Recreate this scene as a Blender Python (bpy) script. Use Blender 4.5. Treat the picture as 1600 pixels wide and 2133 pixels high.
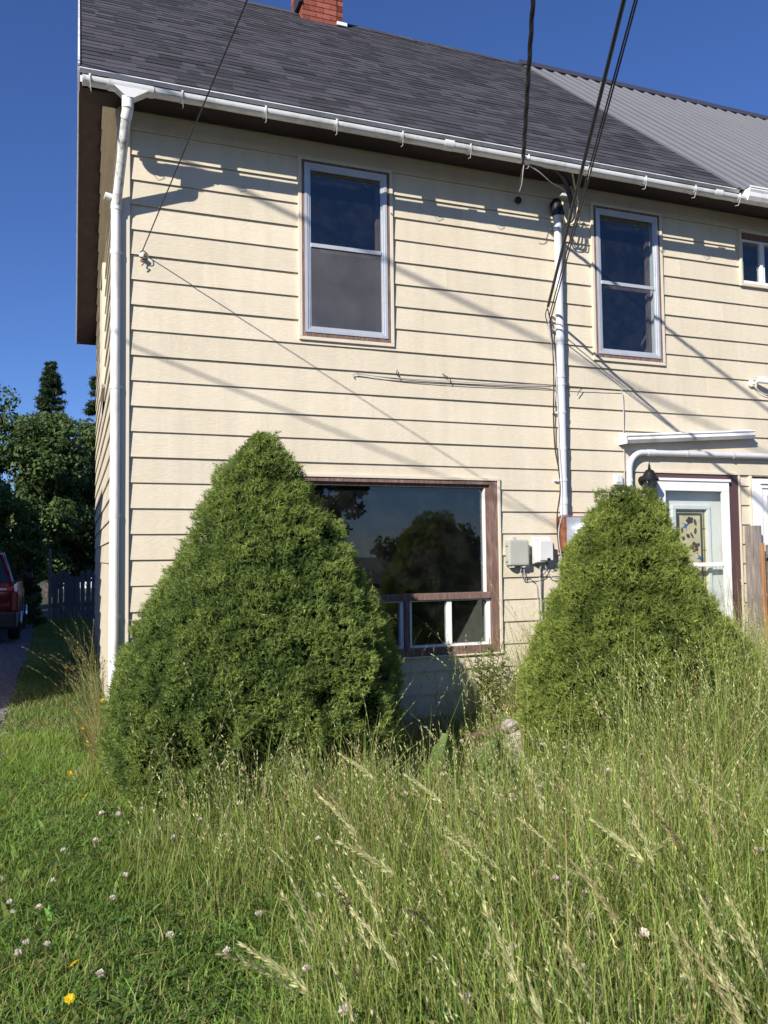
import bpy, bmesh, math, random
import numpy as np
from mathutils import Vector, Matrix
from mathutils import noise as mnoise

for o in list(bpy.data.objects): bpy.data.objects.remove(o)
scene = bpy.context.scene
COL = scene.collection
random.seed(7); rng = np.random.default_rng(11)
R = math.radians

# ------------------------------------------------------------ camera
CAM = (-0.511, -6.879, 1.604)
YAW, PITCH, ROLL = R(21.08), R(2.98), R(-0.69)
fw = Vector((math.sin(YAW)*math.cos(PITCH), math.cos(YAW)*math.cos(PITCH), math.sin(PITCH)))
rt = Vector((math.cos(YAW), -math.sin(YAW), 0)); up = rt.cross(fw)
r2 = rt*math.cos(ROLL) + up*math.sin(ROLL); u2 = up*math.cos(ROLL) - rt*math.sin(ROLL)
cd = bpy.data.cameras.new('camera'); cam = bpy.data.objects.new('camera', cd); COL.objects.link(cam)
cam.matrix_world = Matrix(((r2.x, u2.x, -fw.x, CAM[0]), (r2.y, u2.y, -fw.y, CAM[1]), (r2.z, u2.z, -fw.z, CAM[2]), (0, 0, 0, 1)))
cd.sensor_fit = 'VERTICAL'; cd.sensor_height = 36; cd.sensor_width = 27; cd.lens = 1750/2133*36
cd.clip_start = 0.05; cd.clip_end = 2000
cd.dof.use_dof = True; cd.dof.focus_distance = 6.5; cd.dof.aperture_fstop = 8
scene.camera = cam

# ------------------------------------------------------------ sky and sun
SUN = Vector((-1.2, -1.0, 0.91)).normalized()          # towards the sun
world = bpy.data.worlds.new('World'); scene.world = world; world.use_nodes = True
wn = world.node_tree.nodes; wl = world.node_tree.links
sky = wn.new('ShaderNodeTexSky'); sky.sky_type = 'NISHITA'; sky.sun_disc = False
sky.sun_elevation = math.asin(SUN.z); sky.sun_rotation = math.atan2(SUN.x, SUN.y)
sky.air_density = 1.0; sky.dust_density = 0.0; sky.ozone_density = 6.0; sky.altitude = 20
bg = wn['Background']; bg.inputs['Strength'].default_value = 0.052
tn = wn.new('ShaderNodeMix'); tn.data_type = 'RGBA'; tn.blend_type = 'MULTIPLY'; tn.inputs['Factor'].default_value = 1.0; tn.inputs['B'].default_value = (1.0, 1.15, 1.62, 1)   # bluer tint over the whole sky colour
wl.new(sky.outputs[0], tn.inputs['A']); wl.new(tn.outputs['Result'], bg.inputs['Color'])
sd = bpy.data.lights.new('sun', 'SUN'); sd.energy = 5.0; sd.angle = R(0.5); sd.color = (1.0, 0.94, 0.85)
so = bpy.data.objects.new('sun', sd); COL.objects.link(so)
so.rotation_euler = (-SUN).to_track_quat('-Z', 'Y').to_euler(); so.location = (-12, -10, 12)
vs = scene.view_settings; vs.view_transform = 'Standard'; vs.look = 'None'; vs.exposure = 0.58; vs.gamma = 1; vs.use_curve_mapping = False

# ------------------------------------------------------------ materials
MATS = {}
def nodes_of(name):
    m = bpy.data.materials.new(name); m.use_nodes = True; MATS[name] = m
    nt = m.node_tree; return m, nt, nt.nodes, nt.links, nt.nodes['Principled BSDF']
def mat(name, col, rough=0.6, metal=0.0, var=0.0, scale=6.0, bump=0.0, bscale=40.0, stretch=(1, 1, 1), dirt=None, dscale=2.0, damt=0.5, spec=0.5):
    """plain surface: colour with slow noise variation, optional second colour in patches (dirt), optional fine relief"""
    m, nt, N, L, P = nodes_of(name)
    P.inputs['Roughness'].default_value = rough; P.inputs['Metallic'].default_value = metal
    P.inputs['Specular IOR Level'].default_value = spec
    tc = N.new('ShaderNodeTexCoord'); mp = N.new('ShaderNodeMapping'); mp.inputs['Scale'].default_value = stretch
    L.new(tc.outputs['Object'], mp.inputs['Vector'])
    n1 = N.new('ShaderNodeTexNoise'); n1.inputs['Scale'].default_value = scale; n1.inputs['Detail'].default_value = 6
    L.new(mp.outputs[0], n1.inputs['Vector'])
    cr = N.new('ShaderNodeValToRGB')
    a = [max(0, c*(1-var)) for c in col]; b = [min(1, c*(1+var)) for c in col]
    cr.color_ramp.elements[0].position = 0.3; cr.color_ramp.elements[1].position = 0.7
    cr.color_ramp.elements[0].color = (*a, 1); cr.color_ramp.elements[1].color = (*b, 1)
    L.new(n1.outputs['Fac'], cr.inputs['Fac']); out = cr.outputs['Color']
    if dirt:
        n2 = N.new('ShaderNodeTexNoise'); n2.inputs['Scale'].default_value = dscale; n2.inputs['Detail'].default_value = 8; n2.inputs['Roughness'].default_value = 0.7
        L.new(mp.outputs[0], n2.inputs['Vector'])
        r_ = N.new('ShaderNodeValToRGB'); r_.color_ramp.elements[0].position = 0.5; r_.color_ramp.elements[1].position = 0.68
        r_.color_ramp.elements[1].color = (damt, damt, damt, 1)
        L.new(n2.outputs['Fac'], r_.inputs['Fac'])
        mx = N.new('ShaderNodeMix'); mx.data_type = 'RGBA'; mx.inputs['B'].default_value = (*dirt, 1)
        L.new(r_.outputs['Color'], mx.inputs['Factor']); L.new(out, mx.inputs['A']); out = mx.outputs['Result']
    L.new(out, P.inputs['Base Color'])
    if bump > 0:
        n3 = N.new('ShaderNodeTexNoise'); n3.inputs['Scale'].default_value = bscale; n3.inputs['Detail'].default_value = 8
        L.new(mp.outputs[0], n3.inputs['Vector'])
        bp = N.new('ShaderNodeBump'); bp.inputs['Strength'].default_value = bump; bp.inputs['Distance'].default_value = 0.01
        L.new(n3.outputs['Fac'], bp.inputs['Height']); L.new(bp.outputs[0], P.inputs['Normal'])
    return m

def siding_mat(name, col):
    m, nt, N, L, P = nodes_of(name)
    P.inputs['Roughness'].default_value = 0.55; P.inputs['Specular IOR Level'].default_value = 0.3
    tc = N.new('ShaderNodeTexCoord')
    oi = N.new('ShaderNodeObjectInfo')
    ad = N.new('ShaderNodeVectorMath'); ad.operation = 'ADD'
    cb = N.new('ShaderNodeCombineXYZ'); mul = N.new('ShaderNodeMath'); mul.operation = 'MULTIPLY'; mul.inputs[1].default_value = 37.0
    L.new(oi.outputs['Random'], mul.inputs[0]); L.new(mul.outputs[0], cb.inputs['X']); L.new(mul.outputs[0], cb.inputs['Z'])
    L.new(tc.outputs['Object'], ad.inputs[0]); L.new(cb.outputs[0], ad.inputs[1])
    mp = N.new('ShaderNodeMapping'); mp.inputs['Scale'].default_value = (1.6, 1.6, 12.0); L.new(ad.outputs[0], mp.inputs['Vector'])
    # cathedral grain: rings of a stretched noise field
    n1 = N.new('ShaderNodeTexNoise'); n1.inputs['Scale'].default_value = 0.9; n1.inputs['Detail'].default_value = 2; L.new(mp.outputs[0], n1.inputs['Vector'])
    s1 = N.new('ShaderNodeMath'); s1.operation = 'MULTIPLY'; s1.inputs[1].default_value = 120.0; L.new(n1.outputs['Fac'], s1.inputs[0])
    s2 = N.new('ShaderNodeMath'); s2.operation = 'SINE'; L.new(s1.outputs[0], s2.inputs[0])
    mp2 = N.new('ShaderNodeMapping'); mp2.inputs['Scale'].default_value = (12, 12, 260); L.new(ad.outputs[0], mp2.inputs['Vector'])
    n2 = N.new('ShaderNodeTexNoise'); n2.inputs['Scale'].default_value = 1.0; n2.inputs['Detail'].default_value = 4; L.new(mp2.outputs[0], n2.inputs['Vector'])
    a1 = N.new('ShaderNodeMath'); a1.operation = 'MULTIPLY_ADD'; a1.inputs[1].default_value = 0.35; L.new(s2.outputs[0], a1.inputs[0]); L.new(n2.outputs['Fac'], a1.inputs[2])
    bp = N.new('ShaderNodeBump'); bp.inputs['Strength'].default_value = 0.2; bp.inputs['Distance'].default_value = 0.004
    L.new(a1.outputs[0], bp.inputs['Height']); L.new(bp.outputs[0], P.inputs['Normal'])
    # weathering: slow blotches, faint streaks, slight plank to plank shift
    n3 = N.new('ShaderNodeTexNoise'); n3.inputs['Scale'].default_value = 1.3; n3.inputs['Detail'].default_value = 7; n3.inputs['Roughness'].default_value = 0.65; L.new(tc.outputs['Object'], n3.inputs['Vector'])
    cr = N.new('ShaderNodeValToRGB'); cr.color_ramp.elements[0].position = 0.3; cr.color_ramp.elements[1].position = 0.7
    cr.color_ramp.elements[0].color = (col[0]*.925, col[1]*.915, col[2]*.885, 1); cr.color_ramp.elements[1].color = (col[0]*1.03, col[1]*1.03, col[2]*1.03, 1)
    L.new(n3.outputs['Fac'], cr.inputs['Fac'])
    gr = N.new('ShaderNodeMapRange'); gr.inputs['From Min'].default_value = -0.1; gr.inputs['From Max'].default_value = 1.0; gr.inputs['To Min'].default_value = 0.93; gr.inputs['To Max'].default_value = 1.02
    L.new(a1.outputs[0], gr.inputs['Value'])
    hs = N.new('ShaderNodeHueSaturation'); L.new(cr.outputs[0], hs.inputs['Color'])
    mr = N.new('ShaderNodeMapRange'); mr.inputs['To Min'].default_value = 0.95; mr.inputs['To Max'].default_value = 1.03; L.new(oi.outputs['Random'], mr.inputs['Value'])
    mm = N.new('ShaderNodeMath'); mm.operation = 'MULTIPLY'; L.new(mr.outputs[0], mm.inputs[0]); L.new(gr.outputs[0], mm.inputs[1])
    mp5 = N.new('ShaderNodeMapping'); mp5.inputs['Scale'].default_value = (7, 7, .45); L.new(tc.outputs['Object'], mp5.inputs['Vector'])
    n5 = N.new('ShaderNodeTexNoise'); n5.inputs['Scale'].default_value = 1.0; n5.inputs['Detail'].default_value = 6; n5.inputs['Roughness'].default_value = .7; L.new(mp5.outputs[0], n5.inputs['Vector'])
    m5 = N.new('ShaderNodeMapRange'); m5.inputs['From Min'].default_value = .35; m5.inputs['From Max'].default_value = .55; m5.inputs['To Min'].default_value = .93; m5.inputs['To Max'].default_value = 1.0; L.new(n5.outputs['Fac'], m5.inputs['Value'])
    mm2 = N.new('ShaderNodeMath'); mm2.operation = 'MULTIPLY'; L.new(mm.outputs[0], mm2.inputs[0]); L.new(m5.outputs[0], mm2.inputs[1])
    L.new(mm2.outputs[0], hs.inputs['Value']); L.new(hs.outputs[0], P.inputs['Base Color'])
    return m

def rnd_mat(name, col, amt=0.25, rough=0.85, bump=0.3, bscale=60, sat=0.0, spec=0.3):
    """surface whose brightness differs from piece to piece"""
    m, nt, N, L, P = nodes_of(name)
    P.inputs['Roughness'].default_value = rough; P.inputs['Specular IOR Level'].default_value = spec
    oi = N.new('ShaderNodeObjectInfo'); at = N.new('ShaderNodeAttribute'); at.attribute_name = 'tint'
    tc = N.new('ShaderNodeTexCoord'); n1 = N.new('ShaderNodeTexNoise'); n1.inputs['Scale'].default_value = bscale; n1.inputs['Detail'].default_value = 5
    L.new(tc.outputs['Object'], n1.inputs['Vector'])
    mr = N.new('ShaderNodeMapRange'); mr.inputs['To Min'].default_value = 1-amt; mr.inputs['To Max'].default_value = 1+amt
    sm = N.new('ShaderNodeMath'); sm.operation = 'ADD'; L.new(oi.outputs['Random'], sm.inputs[0]); L.new(at.outputs['Fac'], sm.inputs[1])
    fr = N.new('ShaderNodeMath'); fr.operation = 'FRACT'; L.new(sm.outputs[0], fr.inputs[0]); L.new(fr.outputs[0], mr.inputs['Value'])
    n2 = N.new('ShaderNodeMapRange'); n2.inputs['From Min'].default_value = 0.3; n2.inputs['From Max'].default_value = 0.7; n2.inputs['To Min'].default_value = 0.75; n2.inputs['To Max'].default_value = 1.25
    L.new(n1.outputs['Fac'], n2.inputs['Value'])
    mm = N.new('ShaderNodeMath'); mm.operation = 'MULTIPLY'; L.new(mr.outputs[0], mm.inputs[0]); L.new(n2.outputs[0], mm.inputs[1])
    hs = N.new('ShaderNodeHueSaturation'); hs.inputs['Color'].default_value = (*col, 1); L.new(mm.outputs[0], hs.inputs['Value'])
    L.new(hs.outputs[0], P.inputs['Base Color'])
    bp = N.new('ShaderNodeBump'); bp.inputs['Strength'].default_value = bump; bp.inputs['Distance'].default_value = 0.006
    L.new(n1.outputs['Fac'], bp.inputs['Height']); L.new(bp.outputs[0], P.inputs['Normal'])
    return m

def leaf_mat(name, trans=0.35, rough=0.55, spec=0.25):
    """plants: colour comes from the per-leaf attribute 'tint'; light passes through thin leaves"""
    m, nt, N, L, P = nodes_of(name)
    at = N.new('ShaderNodeAttribute'); at.attribute_name = 'tint'
    P.inputs['Roughness'].default_value = rough; P.inputs['Specular IOR Level'].default_value = spec
    L.new(at.outputs['Color'], P.inputs['Base Color'])
    tr = N.new('ShaderNodeBsdfTranslucent')
    hs = N.new('ShaderNodeHueSaturation'); hs.inputs['Saturation'].default_value = 1.15; hs.inputs['Value'].default_value = 1.3; hs.inputs['Hue'].default_value = 0.49
    L.new(at.outputs['Color'], hs.inputs['Color']); L.new(hs.outputs[0], tr.inputs['Color'])
    mx = N.new('ShaderNodeMixShader'); mx.inputs['Fac'].default_value = trans
    L.new(P.outputs[0], mx.inputs[1]); L.new(tr.outputs[0], mx.inputs[2]); L.new(mx.outputs[0], N['Material Output'].inputs['Surface'])
    return m

def glass_mat(name, tint=(0.9, 0.95, 0.95), rough=0.0, dirt=0.03, refl=1.0):
    """thin window pane: fresnel reflection over clear glass, with a little dust"""
    m, nt, N, L, P = nodes_of(name); N.remove(P)
    t = N.new('ShaderNodeBsdfTransparent'); t.inputs['Color'].default_value = (*tint, 1)
    g = N.new('ShaderNodeBsdfGlossy'); g.inputs['Roughness'].default_value = rough
    lw = N.new('ShaderNodeLayerWeight'); lw.inputs['Blend'].default_value = 0.5
    pw_ = N.new('ShaderNodeMath'); pw_.operation = 'POWER'; pw_.inputs[1].default_value = 5.0; L.new(lw.outputs['Facing'], pw_.inputs[0])
    fr = N.new('ShaderNodeMapRange'); fr.inputs['To Min'].default_value = 0.075*refl; fr.inputs['To Max'].default_value = 1.0; L.new(pw_.outputs[0], fr.inputs['Value'])
    tc = N.new('ShaderNodeTexCoord'); nz = N.new('ShaderNodeTexNoise'); nz.inputs['Scale'].default_value = 1.5; nz.inputs['Detail'].default_value = 1; L.new(tc.outputs['Object'], nz.inputs['Vector'])
    bp = N.new('ShaderNodeBump'); bp.inputs['Strength'].default_value = 0.02; bp.inputs['Distance'].default_value = 0.05; L.new(nz.outputs['Fac'], bp.inputs['Height']); L.new(bp.outputs[0], g.inputs['Normal'])
    m1 = N.new('ShaderNodeMixShader'); L.new(fr.outputs[0], m1.inputs['Fac']); L.new(t.outputs[0], m1.inputs[1]); L.new(g.outputs[0], m1.inputs[2])
    d = N.new('ShaderNodeBsdfDiffuse'); d.inputs['Color'].default_value = (0.6, 0.6, 0.58, 1)
    n4 = N.new('ShaderNodeTexNoise'); n4.inputs['Scale'].default_value = 5; n4.inputs['Detail'].default_value = 9; n4.inputs['Roughness'].default_value = 0.75; L.new(tc.outputs['Object'], n4.inputs['Vector'])
    mr = N.new('ShaderNodeMapRange'); mr.inputs['From Min'].default_value = 0.45; mr.inputs['From Max'].default_value = 0.8; mr.inputs['To Min'].default_value = dirt*.3; mr.inputs['To Max'].default_value = dirt*3; L.new(n4.outputs['Fac'], mr.inputs['Value'])
    m2 = N.new('ShaderNodeMixShader'); L.new(mr.outputs[0], m2.inputs['Fac']); L.new(m1.outputs[0], m2.inputs[1]); L.new(d.outputs[0], m2.inputs[2])
    L.new(m2.outputs[0], N['Material Output'].inputs['Surface'])
    return m

def screen_mat(name, col, op):
    m, nt, N, L, P = nodes_of(name)
    P.inputs['Base Color'].default_value = (*col, 1); P.inputs['Roughness'].default_value = 0.6
    t = N.new('ShaderNodeBsdfTransparent'); mx = N.new('ShaderNodeMixShader'); mx.inputs['Fac'].default_value = op
    tc = N.new('ShaderNodeTexCoord'); nz = N.new('ShaderNodeTexNoise'); nz.inputs['Scale'].default_value = 3.5; nz.inputs['Detail'].default_value = 7; L.new(tc.outputs['Object'], nz.inputs['Vector'])
    mr = N.new('ShaderNodeMapRange'); mr.inputs['From Min'].default_value = .3; mr.inputs['From Max'].default_value = .7; mr.inputs['To Min'].default_value = op-.16; mr.inputs['To Max'].default_value = op+.12
    L.new(nz.outputs['Fac'], mr.inputs['Value']); L.new(mr.outputs[0], mx.inputs['Fac'])
    L.new(t.outputs[0], mx.inputs[1]); L.new(P.outputs[0], mx.inputs[2]); L.new(mx.outputs[0], N['Material Output'].inputs['Surface'])
    return m

siding_mat('siding', (0.64, 0.57, 0.443))
mat('trim_cream', (0.63, 0.565, 0.443), 0.5, var=0.05, scale=3)
mat('white_vinyl', (0.74, 0.74, 0.74), 0.35, var=0.04, scale=3, dirt=(0.30, 0.28, 0.22), dscale=4, damt=0.55)
mat('white_pipe', (0.78, 0.77, 0.74), 0.35, var=0.03, scale=2, dirt=(0.30, 0.27, 0.20), dscale=7, damt=0.5, stretch=(1, 1, .3))
mat('mould_pipe', (0.70, 0.69, 0.65), 0.45, var=0.05, scale=4, dirt=(0.05, 0.045, 0.04), dscale=14, damt=0.85, stretch=(1, 1, .6))
mat('white_paint', (0.76, 0.76, 0.75), 0.45, var=0.03)
mat('grey_conduit', (0.56, 0.57, 0.60), 0.4, var=0.05, scale=3, dirt=(0.3, 0.3, 0.3), dscale=4, damt=.3)
mat('aluminium', (0.52, 0.54, 0.57), 0.42, 0.35, var=0.06, scale=8)
mat('brown_wood', (0.165, 0.098, 0.078), 0.8, var=0.3, scale=14, bump=0.5, bscale=30, stretch=(3, 3, .5), dirt=(0.26, 0.20, 0.17), dscale=7, damt=0.55)
mat('maroon_paint', (0.085, 0.042, 0.045), 0.6, var=0.08, scale=4, bump=.1)
mat('soffit_brown', (0.036, 0.020, 0.020), 0.7, var=0.15, scale=5, dirt=(0.1, .06, .05), dscale=9, damt=.3)
rnd_mat('shingle', (0.044, 0.043, 0.052), 0.42, 0.9, 0.6, 90)
mat('roof_deck', (0.03, 0.028, 0.03), 0.9)
mat('metal_roof', (0.165, 0.166, 0.178), 0.45, 0.2, var=0.05, scale=2)
mat('ridge_metal', (0.06, 0.06, 0.075), 0.45, 0.3)
rnd_mat('brick', (0.235, 0.068, 0.048), 0.3, 0.9, 0.5, 50)
mat('mortar', (0.28, 0.22, 0.19), 0.95, var=0.15, bump=.3)
mat('black_cable', (0.02, 0.02, 0.024), 0.5)
mat('grey_cable', (0.42, 0.42, 0.43), 0.5)
mat('cream_cable', (0.72, 0.65, 0.42), 0.5)
mat('dark_iron', (0.018, 0.018, 0.02), 0.4, 0.4)
mat('rust', (0.22, 0.075, 0.035), 0.85, var=0.4, scale=20, dirt=(0.36, 0.22, 0.12), dscale=9, damt=.7, bump=.3)
mat('box_grey', (0.40, 0.40, 0.35), 0.5, var=0.06, scale=5)
mat('box_white', (0.60, 0.60, 0.59), 0.5, var=0.06, scale=5)
mat('meter_dial', (0.75, 0.75, 0.76), 0.4)
mat('room_wall', (0.16, 0.135, 0.115), 0.9, var=0.1)
mat('curtain', (0.62, 0.60, 0.55), 0.9, var=.05)
mat('concrete', (0.24, 0.23, 0.21), 0.95, var=0.25, scale=9, bump=.6)
glass_mat('pane', (0.80, 0.85, 0.86), dirt=0.006)
glass_mat('door_pane', (0.93, 0.95, 0.94), dirt=0.02, refl=.55)
screen_mat('screen', (0.10, 0.10, 0.11), 0.62)
mat('amber_glass', (0.62, 0.53, 0.32), 0.25, var=0.12, scale=10)
mat('yellow_glass', (0.50, 0.45, 0.20), 0.25, var=0.1, scale=10)
mat('lead', (0.035, 0.033, 0.035), 0.5)
mat('petal_glass', (0.05, 0.018, 0.02), 0.3)
mat('blue_glass', (0.05, 0.13, 0.38), 0.3)
mat('weathered_wood', (0.25, 0.215, 0.19), 0.9, var=0.3, scale=9, stretch=(5, 5, .6), bump=.7, bscale=25, dirt=(0.10, 0.06, 0.045), dscale=4, damt=.5)
mat('cedar_wood', (0.34, 0.17, 0.078), 0.8, var=0.25, scale=7, stretch=(5, 5, .5), bump=.4, bscale=20)
mat('grey_wood', (0.14, 0.13, 0.125), 0.9, var=0.3, scale=9, stretch=(4, .6, 4), bump=.7, bscale=25)
mat('bark', (0.075, 0.055, 0.042), 0.95, var=0.3, scale=12, bump=.8, bscale=22)
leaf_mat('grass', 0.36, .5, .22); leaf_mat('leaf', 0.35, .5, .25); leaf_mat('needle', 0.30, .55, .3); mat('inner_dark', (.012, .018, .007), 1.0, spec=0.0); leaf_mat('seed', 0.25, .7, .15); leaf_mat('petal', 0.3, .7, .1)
mat('soil', (0.045, 0.04, 0.024), 0.95, var=0.4, scale=5, bump=.8, dirt=(0.05, 0.07, 0.02), dscale=3, damt=.8)
mat('gravel_bed', (0.13, 0.125, 0.13), 0.95, var=0.35, scale=45, bump=1.0, bscale=70)
rnd_mat('gravel', (0.20, 0.19, 0.195), 0.45, .9, .4, 60)
mat('asphalt', (0.05, 0.05, 0.052), 0.9, var=0.2, scale=8, bump=.5, bscale=120)
mat('car_red', (0.14, 0.008, 0.012), 0.22, 0.2); mat('car_black', (0.012, 0.012, 0.013), 0.5); mat('car_glass', (0.01, 0.011, 0.013), 0.06)
mat('chrome', (0.7, 0.7, 0.72), 0.12, 1.0); mat('tyre', (0.014, 0.014, 0.014), 0.85); mat('tail_lamp', (0.45, 0.02, 0.02), 0.15); mat('lamp_white', (0.7, 0.72, 0.72), 0.2)
rnd_mat('stone', (0.36, 0.32, 0.29), 0.3, .9, .8, 18)
mat('house_white', (0.74, 0.74, 0.72), 0.6, var=.04); mat('house_grey', (0.22, 0.22, 0.23), 0.7, var=.06); mat('house_blue', (0.085, 0.095, 0.105), .7)

# ------------------------------------------------------------ mesh helpers
class MB:
    def __init__(s): s.v = []; s.f = []
    def add(s, vs, fs):
        n = len(s.v); s.v += [tuple(p) for p in vs]; s.f += [tuple(i+n for i in f) for f in fs]; return s
    def box(s, x0, x1, y0, y1, z0, z1):
        return s.add([(x0, y0, z0), (x1, y0, z0), (x1, y1, z0), (x0, y1, z0), (x0, y0, z1), (x1, y0, z1), (x1, y1, z1), (x0, y1, z1)],
                     [(0, 3, 2, 1), (4, 5, 6, 7), (0, 1, 5, 4), (1, 2, 6, 5), (2, 3, 7, 6), (3, 0, 4, 7)])
    def hexa(s, p):   # eight points, ordered as box
        return s.add(p, [(0, 3, 2, 1), (4, 5, 6, 7), (0, 1, 5, 4), (1, 2, 6, 5), (2, 3, 7, 6), (3, 0, 4, 7)])
    def prism(s, poly, axis, a, b):   # polygon (2d) extruded along axis from a to b
        def P(u, v, t): return {'x': (t, u, v), 'y': (u, t, v), 'z': (u, v, t)}[axis]
        n = len(poly); vs = [P(u, v, a) for u, v in poly] + [P(u, v, b) for u, v in poly]
        return s.add(vs, [tuple(range(n-1, -1, -1)), tuple(range(n, 2*n))] + [(i, (i+1) % n, n+(i+1) % n, n+i) for i in range(n)])
    def tube(s, pts, rad, n=8, cap=True):
        pts = [Vector(p) for p in pts]; rads = rad if hasattr(rad, '__len__') else [rad]*len(pts)
        prev = None; rings = []; base = len(s.v)
        for i, p in enumerate(pts):
            t = (pts[min(i+1, len(pts)-1)] - pts[max(i-1, 0)]).normalized()
            if prev is None:
                a = t.orthogonal().normalized()
            else:
                a = (prev - t*prev.dot(t)); a = a.normalized() if a.length > 1e-6 else t.orthogonal().normalized()
            prev = a; b = t.cross(a)
            for k in range(n):
                q = 2*math.pi*k/n; s.v.append(tuple(p + (a*math.cos(q) + b*math.sin(q))*rads[i]))
        for i in range(len(pts)-1):
            for k in range(n):
                a0 = base+i*n+k; a1 = base+i*n+(k+1) % n; s.f.append((a0, a1, a1+n, a0+n))
        if cap:
            s.f.append(tuple(base+k for k in range(n-1, -1, -1))); e = base+(len(pts)-1)*n; s.f.append(tuple(e+k for k in range(n)))
        return s
    def lathe(s, prof, c, axis='z', n=16):   # profile of (radius, height)
        base = len(s.v)
        for r_, h in prof:
            for k in range(n):
                q = 2*math.pi*k/n; a, b = r_*math.cos(q), r_*math.sin(q)
                d = {'z': (a, b, h), 'y': (a, h, b), 'x': (h, a, b)}[axis]; s.v.append((c[0]+d[0], c[1]+d[1], c[2]+d[2]))
        for i in range(len(prof)-1):
            for k in range(n):
                a0 = base+i*n+k; a1 = base+i*n+(k+1) % n; s.f.append((a0, a1, a1+n, a0+n))
        s.f.append(tuple(base+k for k in range(n-1, -1, -1))); e = base+(len(prof)-1)*n; s.f.append(tuple(e+k for k in range(n)))
        return s
    def mesh(s, name, m, smooth=False):
        me = bpy.data.meshes.new(name); me.from_pydata(s.v, [], s.f); me.update()
        bm = bmesh.new(); bm.from_mesh(me); bmesh.ops.recalc_face_normals(bm, faces=bm.faces); bm.to_mesh(me); bm.free()
        me.materials.append(MATS[m])
        if smooth:
            for p in me.polygons: p.use_smooth = True
            try: me.set_sharp_from_angle(angle=R(40))
            except Exception: pass
        return me
    def build(s, name, m, parent=None, smooth=False, bevel=0.0):
        me = s.mesh(name, m, smooth)
        if bevel > 0:
            bm = bmesh.new(); bm.from_mesh(me)
            bmesh.ops.bevel(bm, geom=[e for e in bm.edges if len(e.link_faces) == 2 and e.calc_face_angle(0) > 0.5], offset=bevel, segments=2, affect='EDGES', profile=0.6)
            bm.to_mesh(me); bm.free()
        return put(name, me, parent)
def put(name, me, parent=None, loc=None, rot=None, scale=None):
    o = bpy.data.objects.new(name, me); COL.objects.link(o)
    if parent is not None: o.parent = parent
    if loc is not None: o.location = loc
    if rot is not None: o.rotation_euler = rot
    if scale is not None: o.scale = scale if hasattr(scale, '__len__') else (scale,)*3
    return o
def tag(o, label=None, cat=None, group=None, kind=None):
    if label: o['label'] = label
    if cat: o['category'] = cat
    if group: o['group'] = group
    if kind: o['kind'] = kind
    return o
def thing(name, label, cat, loc=(0, 0, 0), rz=0, group=None):
    return tag(put(name, None, None, loc, (0, 0, rz)), label, cat, group)
def frame(mb, x0, x1, z0, z1, w, y0, y1, wb=None, wt=None):   # rectangular frame: jambs between head and sill pieces
    wb = w if wb is None else wb; wt = w if wt is None else wt
    mb.box(x0, x1, y0, y1, z1-wt, z1); mb.box(x0, x1, y0, y1, z0, z0+wb)
    mb.box(x0, x0+w, y0, y1, z0+wb, z1-wt); mb.box(x1-w, x1, y0, y1, z0+wb, z1-wt); return mb
def np_mesh(name, V, F, m, tint=None, parent=None, smooth=False):
    """V (n,3); F list of (m,k) int arrays; tint (n,3) per vertex"""
    me = bpy.data.meshes.new(name); V = np.asarray(V, np.float32)
    me.vertices.add(len(V)); me.vertices.foreach_set('co', V.ravel())
    F = [np.asarray(f, np.int32) for f in F if len(f)]
    idx = np.concatenate([f.ravel() for f in F]); tot = np.concatenate([np.full(len(f), f.shape[1], np.int32) for f in F])
    me.loops.add(len(idx)); me.loops.foreach_set('vertex_index', idx)
    me.polygons.add(len(tot)); st = np.concatenate([[0], np.cumsum(tot)[:-1]]).astype(np.int32)
    me.polygons.foreach_set('loop_start', st)
    try: me.polygons.foreach_set('loop_total', tot)
    except Exception: pass
    if smooth: me.polygons.foreach_set('use_smooth', np.ones(len(tot), bool))
    me.update(calc_edges=True)
    if tint is not None:
        a = me.color_attributes.new('tint', 'FLOAT_COLOR', 'POINT'); t = np.ones((len(V), 4), np.float32); t[:, :3] = tint
        a.data.foreach_set('color', t.ravel())
    if m in ('shingle', 'gravel', 'inner_dark'): me.shade_flat()
    me.materials.append(MATS[m]); return me

# ------------------------------------------------------------ ground
def ground_z(x, y):
    return 0.0
def sheet(name, x0, x1, y0, y1, z, m, nx=2, ny=2, wob=0.0):
    mb = MB()
    vs = [(x0+(x1-x0)*i/nx, y0+(y1-y0)*j/ny, z + (wob*mnoise.noise((i*.7, j*.7, 3.1)))) for j in range(ny+1) for i in range(nx+1)]
    mb.add(vs, [(j*(nx+1)+i, j*(nx+1)+i+1, (j+1)*(nx+1)+i+1, (j+1)*(nx+1)+i) for j in range(ny) for i in range(nx)])
    return tag(mb.build(name, m), kind='structure')
sheet('ground', -500, 500, -500, 500, -0.03, 'soil')
# driveway with an uneven edge
mb = MB(); ys = np.linspace(-7, 18, 60)
L_ = [(-4.6 + .1*mnoise.noise((y*.9, 0, 0)), y, -0.022) for y in ys]
R_ = [(-1.04 + .0*y + .10*mnoise.noise((y*1.1, 5, 0)) + .05*mnoise.noise((y*4, 9, 0)), y, -0.022) for y in ys]
mb.add(L_ + R_, [(i, 60+i, 61+i, i+1) for i in range(59)])
drive = tag(mb.build('driveway', 'gravel_bed'), kind='structure')
# street behind the viewer, seen only in the window reflections
sheet('road', -200, 200, -20, -11.5, -0.022, 'asphalt')

# ------------------------------------------------------------ the house
E_ = 0.2032; Z0 = 5.05
XL, XR = -0.012, 12.5
SK = 0.0145                     # the gable wall is not quite square to the front
ZW = 5.24                      # wall top
house = thing('semi_detached_house', 'two storey cream vinyl sided semi detached house with dark shingle roof and metal roof', 'house')
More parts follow.
